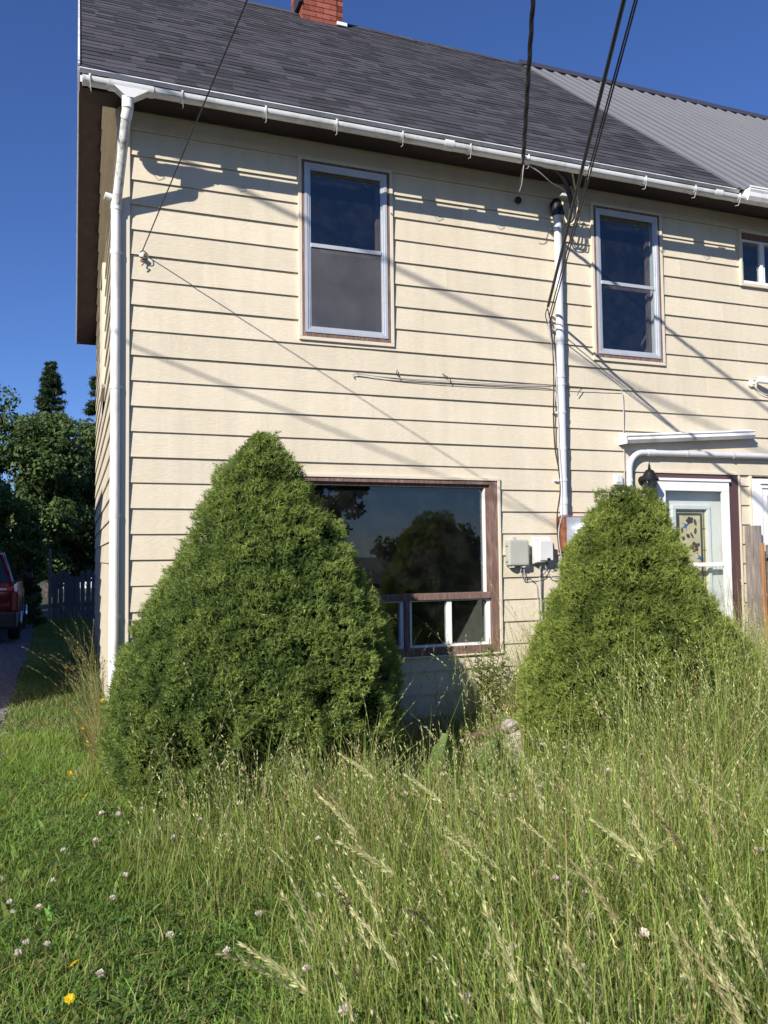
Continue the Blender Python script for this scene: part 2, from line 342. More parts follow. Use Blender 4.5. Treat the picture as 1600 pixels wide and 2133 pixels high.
# openings (x0, x1, z0, z1) left out of the siding
W1 = (1.373, 2.246, 3.455, 5.06); W2 = (4.352, 5.212, 3.495, 5.075); W3 = (6.232, 7.05, 4.435, 5.05)
PW = (0.95, 3.280, 0.700, 2.308); DR = (4.966, 6.105, 0.15, 2.402); ST = (6.105, 6.285, 0.15, 2.402); D2 = (6.285, 7.5, 0.15, 2.40)
OPEN = [W1, W2, W3, PW, DR, ST, D2]
def solid_wall_cells(mb, x0, x1, z0, z1, y0, y1):
    xs = sorted({x0, x1, *[v for o in OPEN for v in o[:2] if x0 < v < x1]}); zs = sorted({z0, z1, *[v for o in OPEN for v in o[2:] if z0 < v < z1]})
    for i in range(len(xs)-1):
        a, b = xs[i], xs[i+1]; run = None
        for j in range(len(zs)-1):
            c, d = zs[j], zs[j+1]; blocked = any(o[0] <= a+1e-6 and b-1e-6 <= o[1] and o[2] <= c+1e-6 and d-1e-6 <= o[3] for o in OPEN if o is not ST)
            if not blocked: run = (run[0], d) if run else (c, d)
            if blocked or j == len(zs)-2:
                if run: mb.box(a, b, y0, y1, run[0], run[1]); run = None
wb = MB(); solid_wall_cells(wb, 0.0, XR, 0.0, ZW+.12, 0.004, 0.16)
fwall = wb.build('front_wall', 'trim_cream', house)
# siding planks, each one a piece of its own
def plank(row, x0, x1, parent, dy=0.0, zoff=0.0, zmax=5.213, openings=OPEN):
    zb = Z0 - row*E_ + zoff; zt = min(zb + E_, zmax)
    zs = sorted({zb, zt, *[v for o in openings for v in o[2:] if zb < v < zt]})
    xb = sorted({x0, x1, *[v for o in openings for v in o[:2] if x0 < v < x1]})
    xs = []
    for a, b in zip(xb[:-1], xb[1:]):
        n = max(1, int((b-a)/0.22)); xs += [a+(b-a)*i/n for i in range(n)]
    xs.append(xb[-1])
    def yy(x, z):
        t = (z-zb)/E_
        lip = -0.021 + 0.0165*t if t > 0.02 else -0.021
        return lip + dy + 0.0011*mnoise.noise((x*1.7, row*3.3, t*1.2))
    mb = MB(); any_ = False
    for a, b in zip(xs[:-1], xs[1:]):
        for c, d in zip(zs[:-1], zs[1:]):
            if any(o[0]-1e-6 <= a and b <= o[1]+1e-6 and o[2]-1e-6 <= c and d <= o[3]+1e-6 for o in openings): continue
            any_ = True
            mb.add([(a, yy(a, c), c), (b, yy(b, c), c), (b, yy(b, d), d), (a, yy(a, d), d)], [(0, 1, 2, 3)])
            if c == zb:
                mb.add([(a, yy(a, c), c), (b, yy(b, c), c), (b, 0.002, c+.002), (a, 0.002, c+.002)], [(0, 3, 2, 1)])
    if not any_: return None
    for xe in (x0, x1):
        if not any(o[0] <= xe <= o[1] and o[2] <= zb+.1 <= o[3] for o in openings):
            mb.add([(xe, yy(xe, zb), zb), (xe, .002, zb), (xe, .002, zt), (xe, yy(xe, zt), zt)], [(0, 1, 2, 3)])
    me = bpy.data.meshes.new('siding_plank'); me.from_pydata(mb.v, [], mb.f); me.materials.append(MATS['siding']); me.update()
    return put('siding_plank', me, parent)
for row in range(0, 25):
    joints = [XL]; x = random.uniform(0.45, 3.2) + (0.6 if row % 2 else 0)
    while x < XR - .5: joints.append(x); x += random.choice((3.2, 3.66, 3.66, 2.6))
    joints.append(XR)
    zb_ = Z0 - row*E_
    blk = sorted((o[0], o[1]) for o in OPEN if o[2] <= zb_+1e-6 and o[3] >= zb_+E_-1e-6)
    for i in range(len(joints)-1):
        a, b = joints[i], joints[i+1]; cuts = [a]
        for o0, o1 in blk:            # an opening right through the course parts the plank
            if o1 <= cuts[-1] or o0 >= b: continue
            if o0 - cuts[-1] > .01: plank(row, cuts[-1], o0, fwall, dy=-0.0013 if (i+row) % 2 else 0.0)
            cuts[-1] = max(cuts[-1], o1)
        if b - cuts[-1] > .01: plank(row, cuts[-1], b, fwall, dy=-0.0013 if (i+row) % 2 else 0.0)
# top course, partly tucked under the eave
plank(-1, XL, XR, fwall)
# narrow planks between the two doors
for row in range(13, 25):
    plank(row, ST[0]+.022, ST[1]-.022, fwall, zoff=-.115, zmax=2.38, openings=[])
mbt = MB(); mbt.box(ST[0], ST[0]+.020, -.04, .004, .3, 2.40); mbt.box(ST[1]-.02, ST[1], -.04, .004, .3, 2.40); mbt.build('door_side_trim', 'trim_cream', house)
# foundation
MB().box(-.02, XR, .012, .2, -.03, 0.165).build('foundation', 'concrete', house)
# corner post
cp = MB(); cp.box(-.104, -.012, -.034, .004, .17, ZW+.10); cp.box(-.104, -.082, .004, .10, .17, ZW+.10)
cp.build('corner_post', 'trim_cream', house, bevel=.004)
# gable wall on the left: sheathing, planks
YB = 7.4
def sx(y): return -0.085 + SK*y
SL = 0.878                     # roof slope (rise over run)
YE, ZE = -0.42, 5.27           # eave edge of the roof surface
YR_ = 3.69; ZR_ = ZE + SL*(YR_-YE)
gw = MB(); gw.add([(sx(0)+.02, .0, 0), (sx(YB)+.02, YB, 0), (sx(YB)+.02, YB, ZW), (sx(YR_)+.02, YR_, ZR_-.3), (sx(0)+.02, 0, ZW)], [(0, 1, 2, 3, 4)])
gable = gw.build('gable_wall', 'trim_cream', house)
SWIN = (3.1, 4.0, 3.55, 5.0)
for row in range(-17, 25):
    zb = Z0 - row*E_ - .03
    y0, y1 = .03, YB
    if zb + E_ > ZW:
        y0 = max(y0, (zb+E_-ZE+.16)/SL + YE); y1 = min(y1, 2*YR_ - y0)
    if y1 - y0 < .1 or zb+E_ > ZR_-.3: continue
    segs = [(y0, y1)]
    if SWIN[2]-.1 < zb + .1 < SWIN[3]: segs = [(y0, SWIN[0]), (SWIN[1], y1)]
    for a, b in segs:
        if b - a < .05: continue
        mb = MB()
        n = 14
        for i in range(n):
            p, q = a+(b-a)*i/n, a+(b-a)*(i+1)/n
            f0 = .004*mnoise.noise((p*1.3, row, 2)); f1 = .004*mnoise.noise((q*1.3, row, 2))
            mb.add([(sx(p)-.021+f0, p, zb), (sx(q)-.021+f1, q, zb), (sx(q)-.004, q, zb+E_), (sx(p)-.004, p, zb+E_), (sx(p)+.01, p, zb+.002), (sx(q)+.01, q, zb+.002)],
                   [(0, 3, 2, 1), (0, 1, 5, 4)])
        me = bpy.data.meshes.new('siding_plank'); me.from_pydata(mb.v, [], mb.f); me.materials.append(MATS['siding']); me.update(); put('siding_plank', me, gable)
sw = MB()
for (a, b, c, d) in ((SWIN[0], SWIN[0]+.06, SWIN[2], SWIN[3]), (SWIN[1]-.06, SWIN[1], SWIN[2], SWIN[3]), (SWIN[0]+.06, SWIN[1]-.06, SWIN[3]-.06, SWIN[3]), (SWIN[0]+.06, SWIN[1]-.06, SWIN[2], SWIN[2]+.06)):
    sw.hexa([(sx(a)-.045, a, c), (sx(a)+.02, a, c), (sx(b)+.02, b, c), (sx(b)-.045, b, c), (sx(a)-.045, a, d), (sx(a)+.02, a, d), (sx(b)+.02, b, d), (sx(b)-.045, b, d)])
swo = sw.build('gable_window', 'trim_cream', house)
MB().add([(sx(SWIN[0])+.0, SWIN[0], SWIN[2]), (sx(SWIN[1]), SWIN[1], SWIN[2]), (sx(SWIN[1]), SWIN[1], SWIN[3]), (sx(SWIN[0]), SWIN[0], SWIN[3])], [(0, 1, 2, 3)]).build('pane', 'car_glass', swo)
# back wall closes the shell
MB().box(sx(YB)+.05, XR, YB-.1, YB, 0, ZW).build('back_wall', 'trim_cream', house)

# ---- windows
def room(name, x0, x1, z0, z1, parent, depth=2.6, y=0.17):
    a = .5; mb = MB(); X0, X1, A, B = x0-a, x1+a, z0-.6, z1+.25
    mb.add([(X0, y, A), (X1, y, A), (X1, y+depth, A), (X0, y+depth, A), (X0, y, B), (X1, y, B), (X1, y+depth, B), (X0, y+depth, B)], [(0, 1, 2, 3), (4, 7, 6, 5), (1, 5, 6, 2), (2, 6, 7, 3), (3, 7, 4, 0)])
    # inside face of the front wall round the opening
    for q in ((X0, x0, A, B), (x1, X1, A, B), (x0, x1, A, z0), (x0, x1, z1, B)):
        mb.add([(q[0], y, q[2]), (q[1], y, q[2]), (q[1], y, q[3]), (q[0], y, q[3])], [(0, 1, 2, 3)])
    return mb.build(name, 'room_wall', parent)
def storm_window(W, rail, parent, screen=True, curtain=False):
    x0, x1, z0, z1 = W
    t = .030
    win = frame(MB(), x0, x1, z0, z1, t, -.040, .004).build('window', 'trim_cream', parent, bevel=.003)
    i0, i1, k0, k1 = x0+t, x1-t, z0+t, z1-t
    cas = frame(MB(), i0, i1, k0, k1, .045, -.037, .16, wb=.05).build('casing', 'brown_wood', win)
    # aluminium storm frame, stepped like the extrusion
    f = MB(); a = .030
    frame(f, i0+a-.006, i1-a, k0+.036, k1-.026, .024, -.044, -.020)
    frame(f, i0+a+.018, i1-a-.024, k0+.060, k1-.050, .018, -.037, -.020)
    frame(f, i0+a+.036, i1-a-.042, k0+.078, k1-.068, .014, -.030, -.020)
    f.build('storm_frame', 'aluminium', win)
    g0, g1, h0, h1 = i0+a+.050, i1-a-.056, k0+.092, k1-.082
    MB().box(g0, g1, -.040, -.016, rail-.017, rail+.017).build('meeting_rail', 'aluminium', win, bevel=.002)
    MB().box(g0, g1, -.0275, -.0245, rail+.017, h1).build('pane', 'pane', win)
    lo = MB().box(g0, g1, -.0235, -.0205, h0, rail-.017).build('pane', 'pane', win)
    if screen: MB().add([(g0, -.028, h0), (g1, -.028, h0), (g1, -.028, rail-.017), (g0, -.028, rail-.017)], [(0, 1, 2, 3)]).build('screen', 'screen', win)
    # inner sash well behind the storm pane
    s = frame(MB(), i0+.045, i1-.045, k0+.05, k1-.045, .05, .06, .095); s.box(i0+.095, i1-.095, .062, .093, rail-.02, rail+.025)
    s.build('inner_sash', 'brown_wood', win)
    if not screen:
        MB().box(i1-.056, i1-.0455, -.019, .059, k0+.051, k1-.046).build('inner_jamb', 'white_paint', win)
    room('room', i0, i1, k0, k1, win)
    # small clips
    c = MB(); c.lathe([(.006, 0), (.006, -.012)], (i1-.003, -.052, k1-.36), 'y', 8); c.build('clip', 'white_paint', win)
    return win
w1 = storm_window(W1, 4.285, house); w1['label'] = 'upper window with a mesh screen over its lower half'
w2 = storm_window(W2, 4.28, house, screen=False); w2['label'] = 'upper window with white inner jamb beside the service mast'
# small slider
x0, x1, z0, z1 = W3
w3 = frame(MB(), x0, x1, z0, z1, .028, -.040, .004).build('window', 'trim_cream', house, bevel=.003)
frame(MB(), x0+.028, x1-.028, z0+.028, z1-.028, .03, -.01, .16, wb=.012, wt=.085).build('casing', 'brown_wood', w3)
f = frame(MB(), x0+.04, x1-.04, z0+.041, z1-.10, .022, -.012, .05, wb=.028); f.box(x0+.30, x0+.335, -.016, .03, z0+.069, z1-.122); f.build('sash', 'white_paint', w3)
f = MB(); f.box(x0+.345, x0+.375, .0, .04, z0+.069, z1-.122); f.build('sash_stile', 'white_paint', w3)
MB().box(x0+.062, x0+.30, .010, .013, z0+.069, z1-.122).build('pane', 'pane', w3); MB().box(x0+.375, x1-.062, .022, .025, z0+.069, z1-.122).build('pane', 'pane', w3)
room('room', x0+.04, x1-.04, z0+.04, z1-.04, w3)
# picture window
x0, x1, z0, z1 = PW
pw = frame(MB(), x0, x1, z0, z1, .026, -.042, .004, wb=.014).build('picture_window', 'trim_cream', house, bevel=.003)
pw['label'] = 'large picture window with weathered brown wood frame behind the spruce'
frame(MB(), x0+.026, x1-.026, z0+.014, z1-.026, .075, -.030, .14, wb=.07, wt=.035).build('casing', 'brown_wood', pw)
f = frame(MB(), x0+.101, x1-.101, 1.20, z1-.061, .035, .0, .10, wb=.0001, wt=.03); f.build('stop_moulding', 'brown_wood', pw)
MB().box(x0+.101, x1-.101, -.024, .12, 1.205, 1.262).build('transom_rail', 'brown_wood', pw, bevel=.004)
MB().box(x1-.146, x1-.137, .004, .06, 1.263, z1-.095).build('glazing_strip', 'white_paint', pw)
MB().box(x0+.13, x1-.136, .045, .050, 1.263, z1-.09).build('pane', 'pane', pw)
MB().box(2.318, 2.365, -.02, .1, z0+.084, 1.204).build('mullion', 'brown_wood', pw)
for (a, b) in ((x0+.102, 2.317), (2.366, x1-.102)):
    fr = frame(MB(), a, b, z0+.085, 1.203, .03, .01, .07, wb=.02, wt=.012); m_ = (a+b)/2 - .01
    fr.box(m_-.022, m_+.022, .004, .06, z0+.105, 1.191); fr.build('slider_sash', 'white_paint', pw)
    MB().box(a+.03, m_-.022, .030, .034, z0+.105, 1.191).build('pane', 'pane', pw); MB().box(m_+.022, b-.03, .044, .048, z0+.105, 1.191).build('pane', 'pane', pw)
room('room', x0+.1, x1-.1, z0+.09, z1-.06, pw, depth=3.4)

# ---- front door
x0, x1, z0, z1 = DR
door = frame(MB(), x0, x1, z0, z1, .145, -.030, .12, wb=.03, wt=.075).build('door', 'maroon_paint', house)
door['label'] = 'front door with white storm door and stained glass in a dark maroon casing'
MB().box(x0, x1, -.044, .004, z1+.001, z1+.022).build('head_flashing', 'trim_cream', door)
a0, a1, b0, b1 = 5.05, 5.955, .30, 2.322
sdm = frame(MB(), a0, a1, b0, b1, .092, -.062, -.031, wb=.22, wt=.098); sdm.box(a0+.092, a1-.092, -.058, -.034, 1.455, 1.495)
sdm.build('storm_door', 'white_paint', door, bevel=.004)
MB().box(a0-.012, a1+.012, -.075, -.031, b1+.002, b1+.028).build('drip_cap', 'white_paint', door)
MB().box(a0+.092, a1-.092, -.050, -.046, 1.495, b1-.098).build('storm_pane', 'door_pane', door)
MB().box(a0+.092, a1-.092, -.050, -.046, b0+.22, 1.455).build('storm_pane', 'door_pane', door)
# inner white door slab with a framed stained glass light
slab = frame(MB(), 5.112, 5.958, .33, 2.3, .20, .045, .085, wb=.62, wt=.235); slab.build('door_slab', 'white_paint', door)
frame(MB(), 5.292, 5.778, .93, 2.085, .042, .022, .085).build('light_moulding', 'white_paint', door, bevel=.006)
MB().box(5.334, 5.736, .060, .064, .972, 2.043).build('yellow_border', 'yellow_glass', door)
MB().box(5.395, 5.668, .054, .059, 1.03, 1.985).build('amber_panel', 'amber_glass', door)
ld = frame(MB(), 5.375, 5.688, 1.01, 2.005, .022, .050, .0595)
for zz in (1.12, 1.36, 1.62, 1.84): ld.box(5.690, 5.736, .055, .0595, zz, zz+.007)
for xx in (5.335, 5.70): ld.box(xx+.012, xx+.017, .055, .0595, .975, 2.04)
for zz in (.99, 2.022): ld.box(5.334, 5.736, .055, .0596, zz, zz+.008)
ld.build('lead_came', 'lead', door)
def blob(cx, cz, rx, rz, rot, m, nm, k=3, amp=.25, seed=0):
    mb = MB(); n = 18; pts = []
    for i in range(n):
        q = 2*math.pi*i/n; rr = 1 + amp*math.sin(k*q+seed); a, b = rx*rr*math.cos(q), rz*rr*math.sin(q)
        pts.append((cx + a*math.cos(rot)-b*math.sin(rot), cz + a*math.sin(rot)+b*math.cos(rot)))
    mb.prism(pts, 'y', .0505, .0535); mb.build(nm, m, door)
for i, (cx, cz, rx, rz, ro) in enumerate(((5.53, 1.93, .045, .035, .3), (5.60, 1.91, .014, .04, .4), (5.60, 1.82, .014, .038, -.2), (5.505, 1.77, .022, .022, 0), (5.555, 1.775, .012, .032, .5), (5.445, 1.745, .022, .018, .8), (5.585, 1.655, .048, .052, .2), (5.53, 1.655, .013, .028, -.4), (5.46, 1.68, .012, .015, .3), (5.64, 1.68, .011, .02, -.3), (5.505, 1.50, .02, .02, .2), (5.64, 1.475, .018, .026, -.2), (5.62, 1.40, .012, .035, .3), (5.43, 1.83, .012, .03, .2), (5.45, 1.55, .014, .024, .1), (5.585, 1.34, .02, .022, .6), (5.47, 1.3, .02, .03, .4), (5.60, 1.22, .03, .03, .1), (5.5, 1.15, .012, .03, -.5))):
    blob(cx, cz, rx, rz, ro, 'petal_glass', 'glass_petal', k=(5 if rx > .03 else 2), amp=.16, seed=i)
for (cx, cz, ro) in ((5.475, 1.87, .5), (5.645, 1.545, -1.0), (5.50, 1.23, .7)):
    bm_ = MB()
    for poly in ([(-.04, 0), (-.01, .014), (.03, .012), (.048, .006), (.03, -.006), (-.005, -.012)], [(.0, .012), (-.018, .05), (.018, .012)], [(.012, -.008), (-.012, -.04), (-.006, -.008)], [(-.04, 0), (-.065, .012), (-.06, -.008)]):
        bm_.prism([(cx+a*math.cos(ro)-b*math.sin(ro), cz+a*math.sin(ro)+b*math.cos(ro)) for a, b in poly], 'y', .0500, .0532)
    bm_.build('glass_bird', 'blue_glass', door)
MB().box(5.0, 6.1, .16, .2, .2, 2.5).build('hall_backing', 'room_wall', door)
MB().lathe([(.022, 0), (.022, -.03), (.014, -.035), (.012, -.06), (.026, -.065), (.028, -.085), (.015, -.095)], (a0+.05, -.0625, 1.25), 'y', 14).build('door_knob', 'chrome', door, smooth=True)
MB().box(4.9, 6.2, -1.0, .0, 0, .17).build('door_step', 'concrete', door)
# ---- second door, cut by the picture edge
x0, x1, z0, z1 = D2
d2 = frame(MB(), x0+.002, x1, z0, z1-.03, .13, -.045, .1, wb=.05, wt=.10).build('door', 'white_paint', house, bevel=.004)
d2['label'] = 'white framed second door at the right edge behind the fence'
frame(MB(), x0+.132, x1-.13, z0+.05, z1-.13, .085, -.03, .05, wb=.3, wt=.08).build('storm_door', 'white_paint', d2, bevel=.004)
MB().box(x0+.10, x1-.1, -.062, -.046, z1-.085, z1-.06).build('drip_cap', 'white_paint', d2)
MB().box(x0+.217, x1-.215, -.004, .0, z0+.35, z1-.21).build('pane', 'pane', d2); room('room', x0+.2, x1-.2, z0+.3, z1-.2, d2)

# ---- roof
ca = 1/math.hypot(1, SL); cosA, sinA = ca, SL*ca
SLEN = (YR_-YE)/cosA
XP = 5.87                      # party line between shingles and metal
def rx0(y): return -0.40 + SK*(y+.4)
def roofp(x, s, h=0.0):        # s metres up the front slope, h above it
    return (x, YE + s*cosA - h*sinA, ZE + s*sinA + h*cosA)
deck = MB()
deck.hexa([roofp(rx0(YE)+.005, 0.01, -.10), roofp(XP, 0.01, -.10), roofp(XP, SLEN, -.10), roofp(rx0(YR_)+.005, SLEN, -.10), roofp(rx0(YE)+.005, 0.01, -.004), roofp(XP, .01, -.004), roofp(XP, SLEN, -.004), roofp(rx0(YR_)+.005, SLEN, -.004)])
YBE = 2*YR_ - YE
def backp(x, s, h=0.0): return (x, YBE - s*cosA + h*sinA, ZE + s*sinA + h*cosA)
deck.hexa([backp(rx0(YBE)+.005, 0, -.10), backp(XR, 0, -.10), backp(XR, SLEN, -.10), backp(rx0(YR_)+.005, SLEN, -.10), backp(rx0(YBE)+.005, 0, -.004), backp(XR, 0, -.004), backp(XR, SLEN, -.004), backp(rx0(YR_)+.005, SLEN, -.004)])
roof = deck.build('roof', 'roof_deck', house)
# shingles: every tab its own slab; the nearest 300 singly, the rest joined
EXPO = 0.142; rows = int(SLEN/EXPO)+1; tabs = []
for rI in range(rows):
    s0 = rI*EXPO; x = rx0(YE + s0*cosA) - .02 - random.uniform(0, .2); first = True
    while x < XP - .01:
        wdt = random.choice((.11, .15, .17, .2, .24, .28, .33)); xa = max(x, rx0(YE+s0*cosA)-.015); xb = min(x+wdt, XP+.0)
        if xb - xa > .03: tabs.append((xa, xb, s0, random.choice((.0015, .003, .005)), random.random()))
        x += wdt
def tab_pts(xa, xb, s0, th, oy):
    s1 = min(s0 + EXPO + .03, SLEN)
    return [roofp(xa, s0-oy, .0), roofp(xb, s0-oy, .0), roofp(xb, s1, .0), roofp(xa, s1, .0), roofp(xa, s0-oy, th+.004), roofp(xb, s0-oy, th+.004), roofp(xb, s1, .001), roofp(xa, s1, .001)]
for t in tabs[:300]:
    MB().hexa(tab_pts(*t[:4], random.uniform(0, .006))).build('shingle', 'shingle', roof)
mb = MB(); tn = []
for t in tabs[300:]:
    mb.hexa(tab_pts(*t[:4], random.uniform(0, .006))); tn += [(t[4],)*3]*8
V = np.array(mb.v); Fq = np.array(mb.f)
so_ = put('upper_shingles', np_mesh('upper_shingles', V, [Fq], 'shingle', np.array(tn)), roof); so_['kind'] = 'stuff'
# ridge caps of shingle
for i in range(30):
    xa = rx0(YR_) + i*.21; xb = xa + .23
    if xa > XP-.1: break
    c = MB(); c.add([roofp(xa, SLEN-.14, .014), roofp(xb, SLEN-.14, .010), (xb, YR_, ZR_+.022), (xa, YR_, ZR_+.026), backp(xb, SLEN-.14, .010), backp(xa, SLEN-.14, .014)], [(0, 1, 2, 3), (3, 2, 4, 5)])
    c.build('ridge_shingle', 'shingle', roof)
# rake: soffit, barge board and white metal edge, both slopes
rk = MB(); fb = MB(); we = MB(); HT = .17
for P_, ya, yb in ((roofp, YE, YR_), (backp, YBE, YR_)):
    n = 10
    for i in range(n):
        s_a, s_b = SLEN*i/n, SLEN*(i+1)/n; pa, pb = P_(0, s_a)[1], P_(0, s_b)[1]
        xa, xb = rx0(pa), rx0(pb); wa, wb_ = sx(pa)-.003, sx(pb)-.003
        rk.hexa([P_(xa+.022, s_a, -.16), P_(wa+.03, s_a, -.16), P_(wb_+.03, s_b, -.16), P_(xb+.022, s_b, -.16), P_(xa+.022, s_a, -.148), P_(wa+.03, s_a, -.148), P_(wb_+.03, s_b, -.148), P_(xb+.022, s_b, -.148)])
        fb.hexa([P_(xa, s_a, -HT), P_(xa+.020, s_a, -HT), P_(xb+.02, s_b, -HT), P_(xb, s_b, -HT), P_(xa, s_a, -.006), P_(xa+.02, s_a, -.006), P_(xb+.02, s_b, -.006), P_(xb, s_b, -.006)])
        we.hexa([P_(xa-.016, s_a, -.178), P_(xa-.002, s_a, -.178), P_(xb-.002, s_b, -.178), P_(xb-.016, s_b, -.178), P_(xa-.016, s_a, .020), P_(xa-.002, s_a, .020), P_(xb-.002, s_b, .020), P_(xb-.016, s_b, .020)])
rk.build('rake_soffit', 'soffit_brown', house); fb.build('barge_board', 'soffit_brown', house); we.build('rake_edge', 'white_vinyl', house)
# eave: soffit, fascia, drip edge
MB().box(-.38, XR, YE+.05, .004, 5.214, 5.226).build('eave_soffit', 'soffit_brown', house)
MB().box(-.38, XR, YE+.03, YE+.05, 5.206, 5.272).build('fascia', 'soffit_brown', house)
MB().hexa([roofp(-.405, -.022, -.038), roofp(XP, -.022, -.038), roofp(XP, .03, -.012), roofp(-.405, .03, -.012), roofp(-.405, -.026, -.004), roofp(XP, -.026, -.004), roofp(XP, .03, -.002), roofp(-.405, .03, -.002)]).build('drip_edge', 'white_vinyl', house)
# half round gutter
GY, GZ, GR = YE - .027, 5.168, .052
gu = MB(); n = 12; prof = []
for i in range(n+1):
    q = math.pi + math.pi*i/n; prof.append((GY + GR*math.cos(q), GZ + GR*math.sin(q)))
inner = [(GY + (GR-.004)*math.cos(math.pi + math.pi*i/n), GZ + (GR-.004)*math.sin(math.pi + math.pi*i/n)) for i in range(n, -1, -1)]
poly = prof + inner
def gut(mb, xa, xb, dz0=0, dz1=0, pl=None):
    pl = pl or poly; N_ = len(pl)
    vs = [(xa, a, b+dz0) for a, b in pl] + [(xb, a, b+dz1) for a, b in pl]
    mb.add(vs, [(i, (i+1) % N_, N_+(i+1) % N_, N_+i) for i in range(N_)] + [(i, i+1, N_-2-i, N_-1-i) for i in range(N_//2-1)] + [(N_+N_-1-i, N_+N_-2-i, N_+i+1, N_+i) for i in range(N_//2-1)])
gut(gu, -.37, XP+.02, .0, .0)
cappoly = [(GY + (GR+.002)*math.cos(math.pi+math.pi*i/n), GZ + (GR+.002)*math.sin(math.pi+math.pi*i/n)) for i in range(n+1)]
gu.prism(cappoly, 'x', -.385, -.3705)
gutter = gu.build('gutter', 'white_vinyl', house, smooth=True)
MB().box(-.365, XP, GY-.040, GY+.040, GZ-.035, GZ-.018).build('gutter_bounce_block', 'soil', gutter)  # dark filler added in the gutter to stop light bouncing onto the wall
def ring(x, w=.014, r_=GR+.006):
    m_ = MB(); pl = [(GY + r_*math.cos(math.pi*.93 + math.pi*1.14*i/14), GZ + r_*math.sin(math.pi*.93 + math.pi*1.14*i/14)) for i in range(15)]
    pi_ = [(GY + (r_-.004)*math.cos(math.pi*.93 + math.pi*1.14*i/14), GZ + (r_-.004)*math.sin(math.pi*.93 + math.pi*1.14*i/14)) for i in range(14, -1, -1)]
    m_.prism(pl+pi_, 'x', x-w/2, x+w/2); return m_
from_px = [-.335, .335, .985, 1.575, 2.16, 2.80, 3.38, 4.02, 4.66, 5.25, 5.80]
for x in from_px:
    b_ = ring(x); b_.box(x-.065, x+.065, GY+GR-.004, YE+.03, GZ-.004, GZ+.045); b_.tube([(x, GY-GR-.004, GZ+.008), (x, GY-GR-.012, GZ-.03), (x+.01, GY-.02, GZ-GR-.045), (x+.012, GY+.03, GZ-GR-.03)], .0028, 5); b_.build('gutter_bracket', 'white_vinyl', gutter, smooth=True)
for x in (2.60, 5.55): ring(x, .09, GR+.003).build('gutter_joint', 'white_vinyl', gutter, smooth=True)
# outlet and downspout
ol = MB(); gut(ol, -.205, .125, 0, 0, [(GY + (GR+.006)*math.cos(math.pi+math.pi*i/n), GZ + (GR+.006)*math.sin(math.pi+math.pi*i/n)) for i in range(n+1)] + [(GY + (GR+.001)*math.cos(math.pi+math.pi*i/n), GZ + (GR+.001)*math.sin(math.pi+math.pi*i/n)) for i in range(n, -1, -1)])
ol.hexa([(-.075, GY-.045, GZ-.105), (-.02, GY-.045, GZ-.105), (-.02, GY+.045, GZ-.105), (-.075, GY+.045, GZ-.105), (-.165, GY-.055, GZ-.04), (.085, GY-.055, GZ-.04), (.085, GY+.04, GZ-.04), (-.165, GY+.04, GZ-.04)])
ol.build('gutter_outlet', 'white_vinyl', gutter, smooth=True)
DX, DY = -.122, -.055
sp = MB(); px_ = -.062
sp.tube([(px_, GY, GZ-.085), (px_, GY, GZ-.175)], .043, 16); sp.tube([(px_, GY, GZ-.175), (px_-.003, GY+.012, GZ-.205), (px_-.01, GY+.035, GZ-.235)], .041, 16)
sp.build('downspout_elbow', 'white_pipe', gutter, smooth=True)
MB().tube([(px_-.008, GY+.028, GZ-.225), (DX+.012, DY-.04, 4.475), (DX+.004, DY-.012, 4.40)], [.037, .037, .0375], 16).build('downspout_offset', 'mould_pipe', gutter, smooth=True)
st = MB(); st.tube([(DX, DY-.01, 4.44), (DX-.085, DY-.02, 4.455)], .030, 12); st.tube([(DX+.004, DY-.012, 4.47), (DX+.002, DY, 4.36)], .042, 16); st.build('tee_fitting', 'white_pipe', gutter, smooth=True)
dp = MB(); dp.tube([(DX, DY, 4.40), (DX+.002, DY, 2.6), (DX-.004, DY-.004, .34), (DX-.004, DY-.02, .27), (DX-.006, DY-.06, .22)], .0365, 16); dp.build('downspout', 'white_pipe', gutter, smooth=True)
for z in (4.02, 2.95, 1.94, 1.16, .55):
    c = MB(); c.tube([(DX-.001, DY, z+.02), (DX-.001, DY, z-.02)], .0395, 16); c.box(DX+.02, DX+.06, DY+.01, DY+.03, z-.012, z+.012); c.build('pipe_clamp', 'white_pipe', gutter, smooth=True)
# white box gutter of the right hand half
bgm = MB(); pl = [(YE+.01, 5.245), (YE-.11, 5.245), (YE-.118, 5.228), (YE-.105, 5.205), (YE-.10, 5.165), (YE-.075, 5.13), (YE+.01, 5.13)]
bgm.prism(pl, 'x', XP+.035, XR+.3); bg_ = bgm.build('box_gutter', 'white_vinyl', house)
MB().box(XP+.036, XR, YE-.121, YE-.107, 5.247, 5.262).build('gutter_lip', 'white_vinyl', bg_)
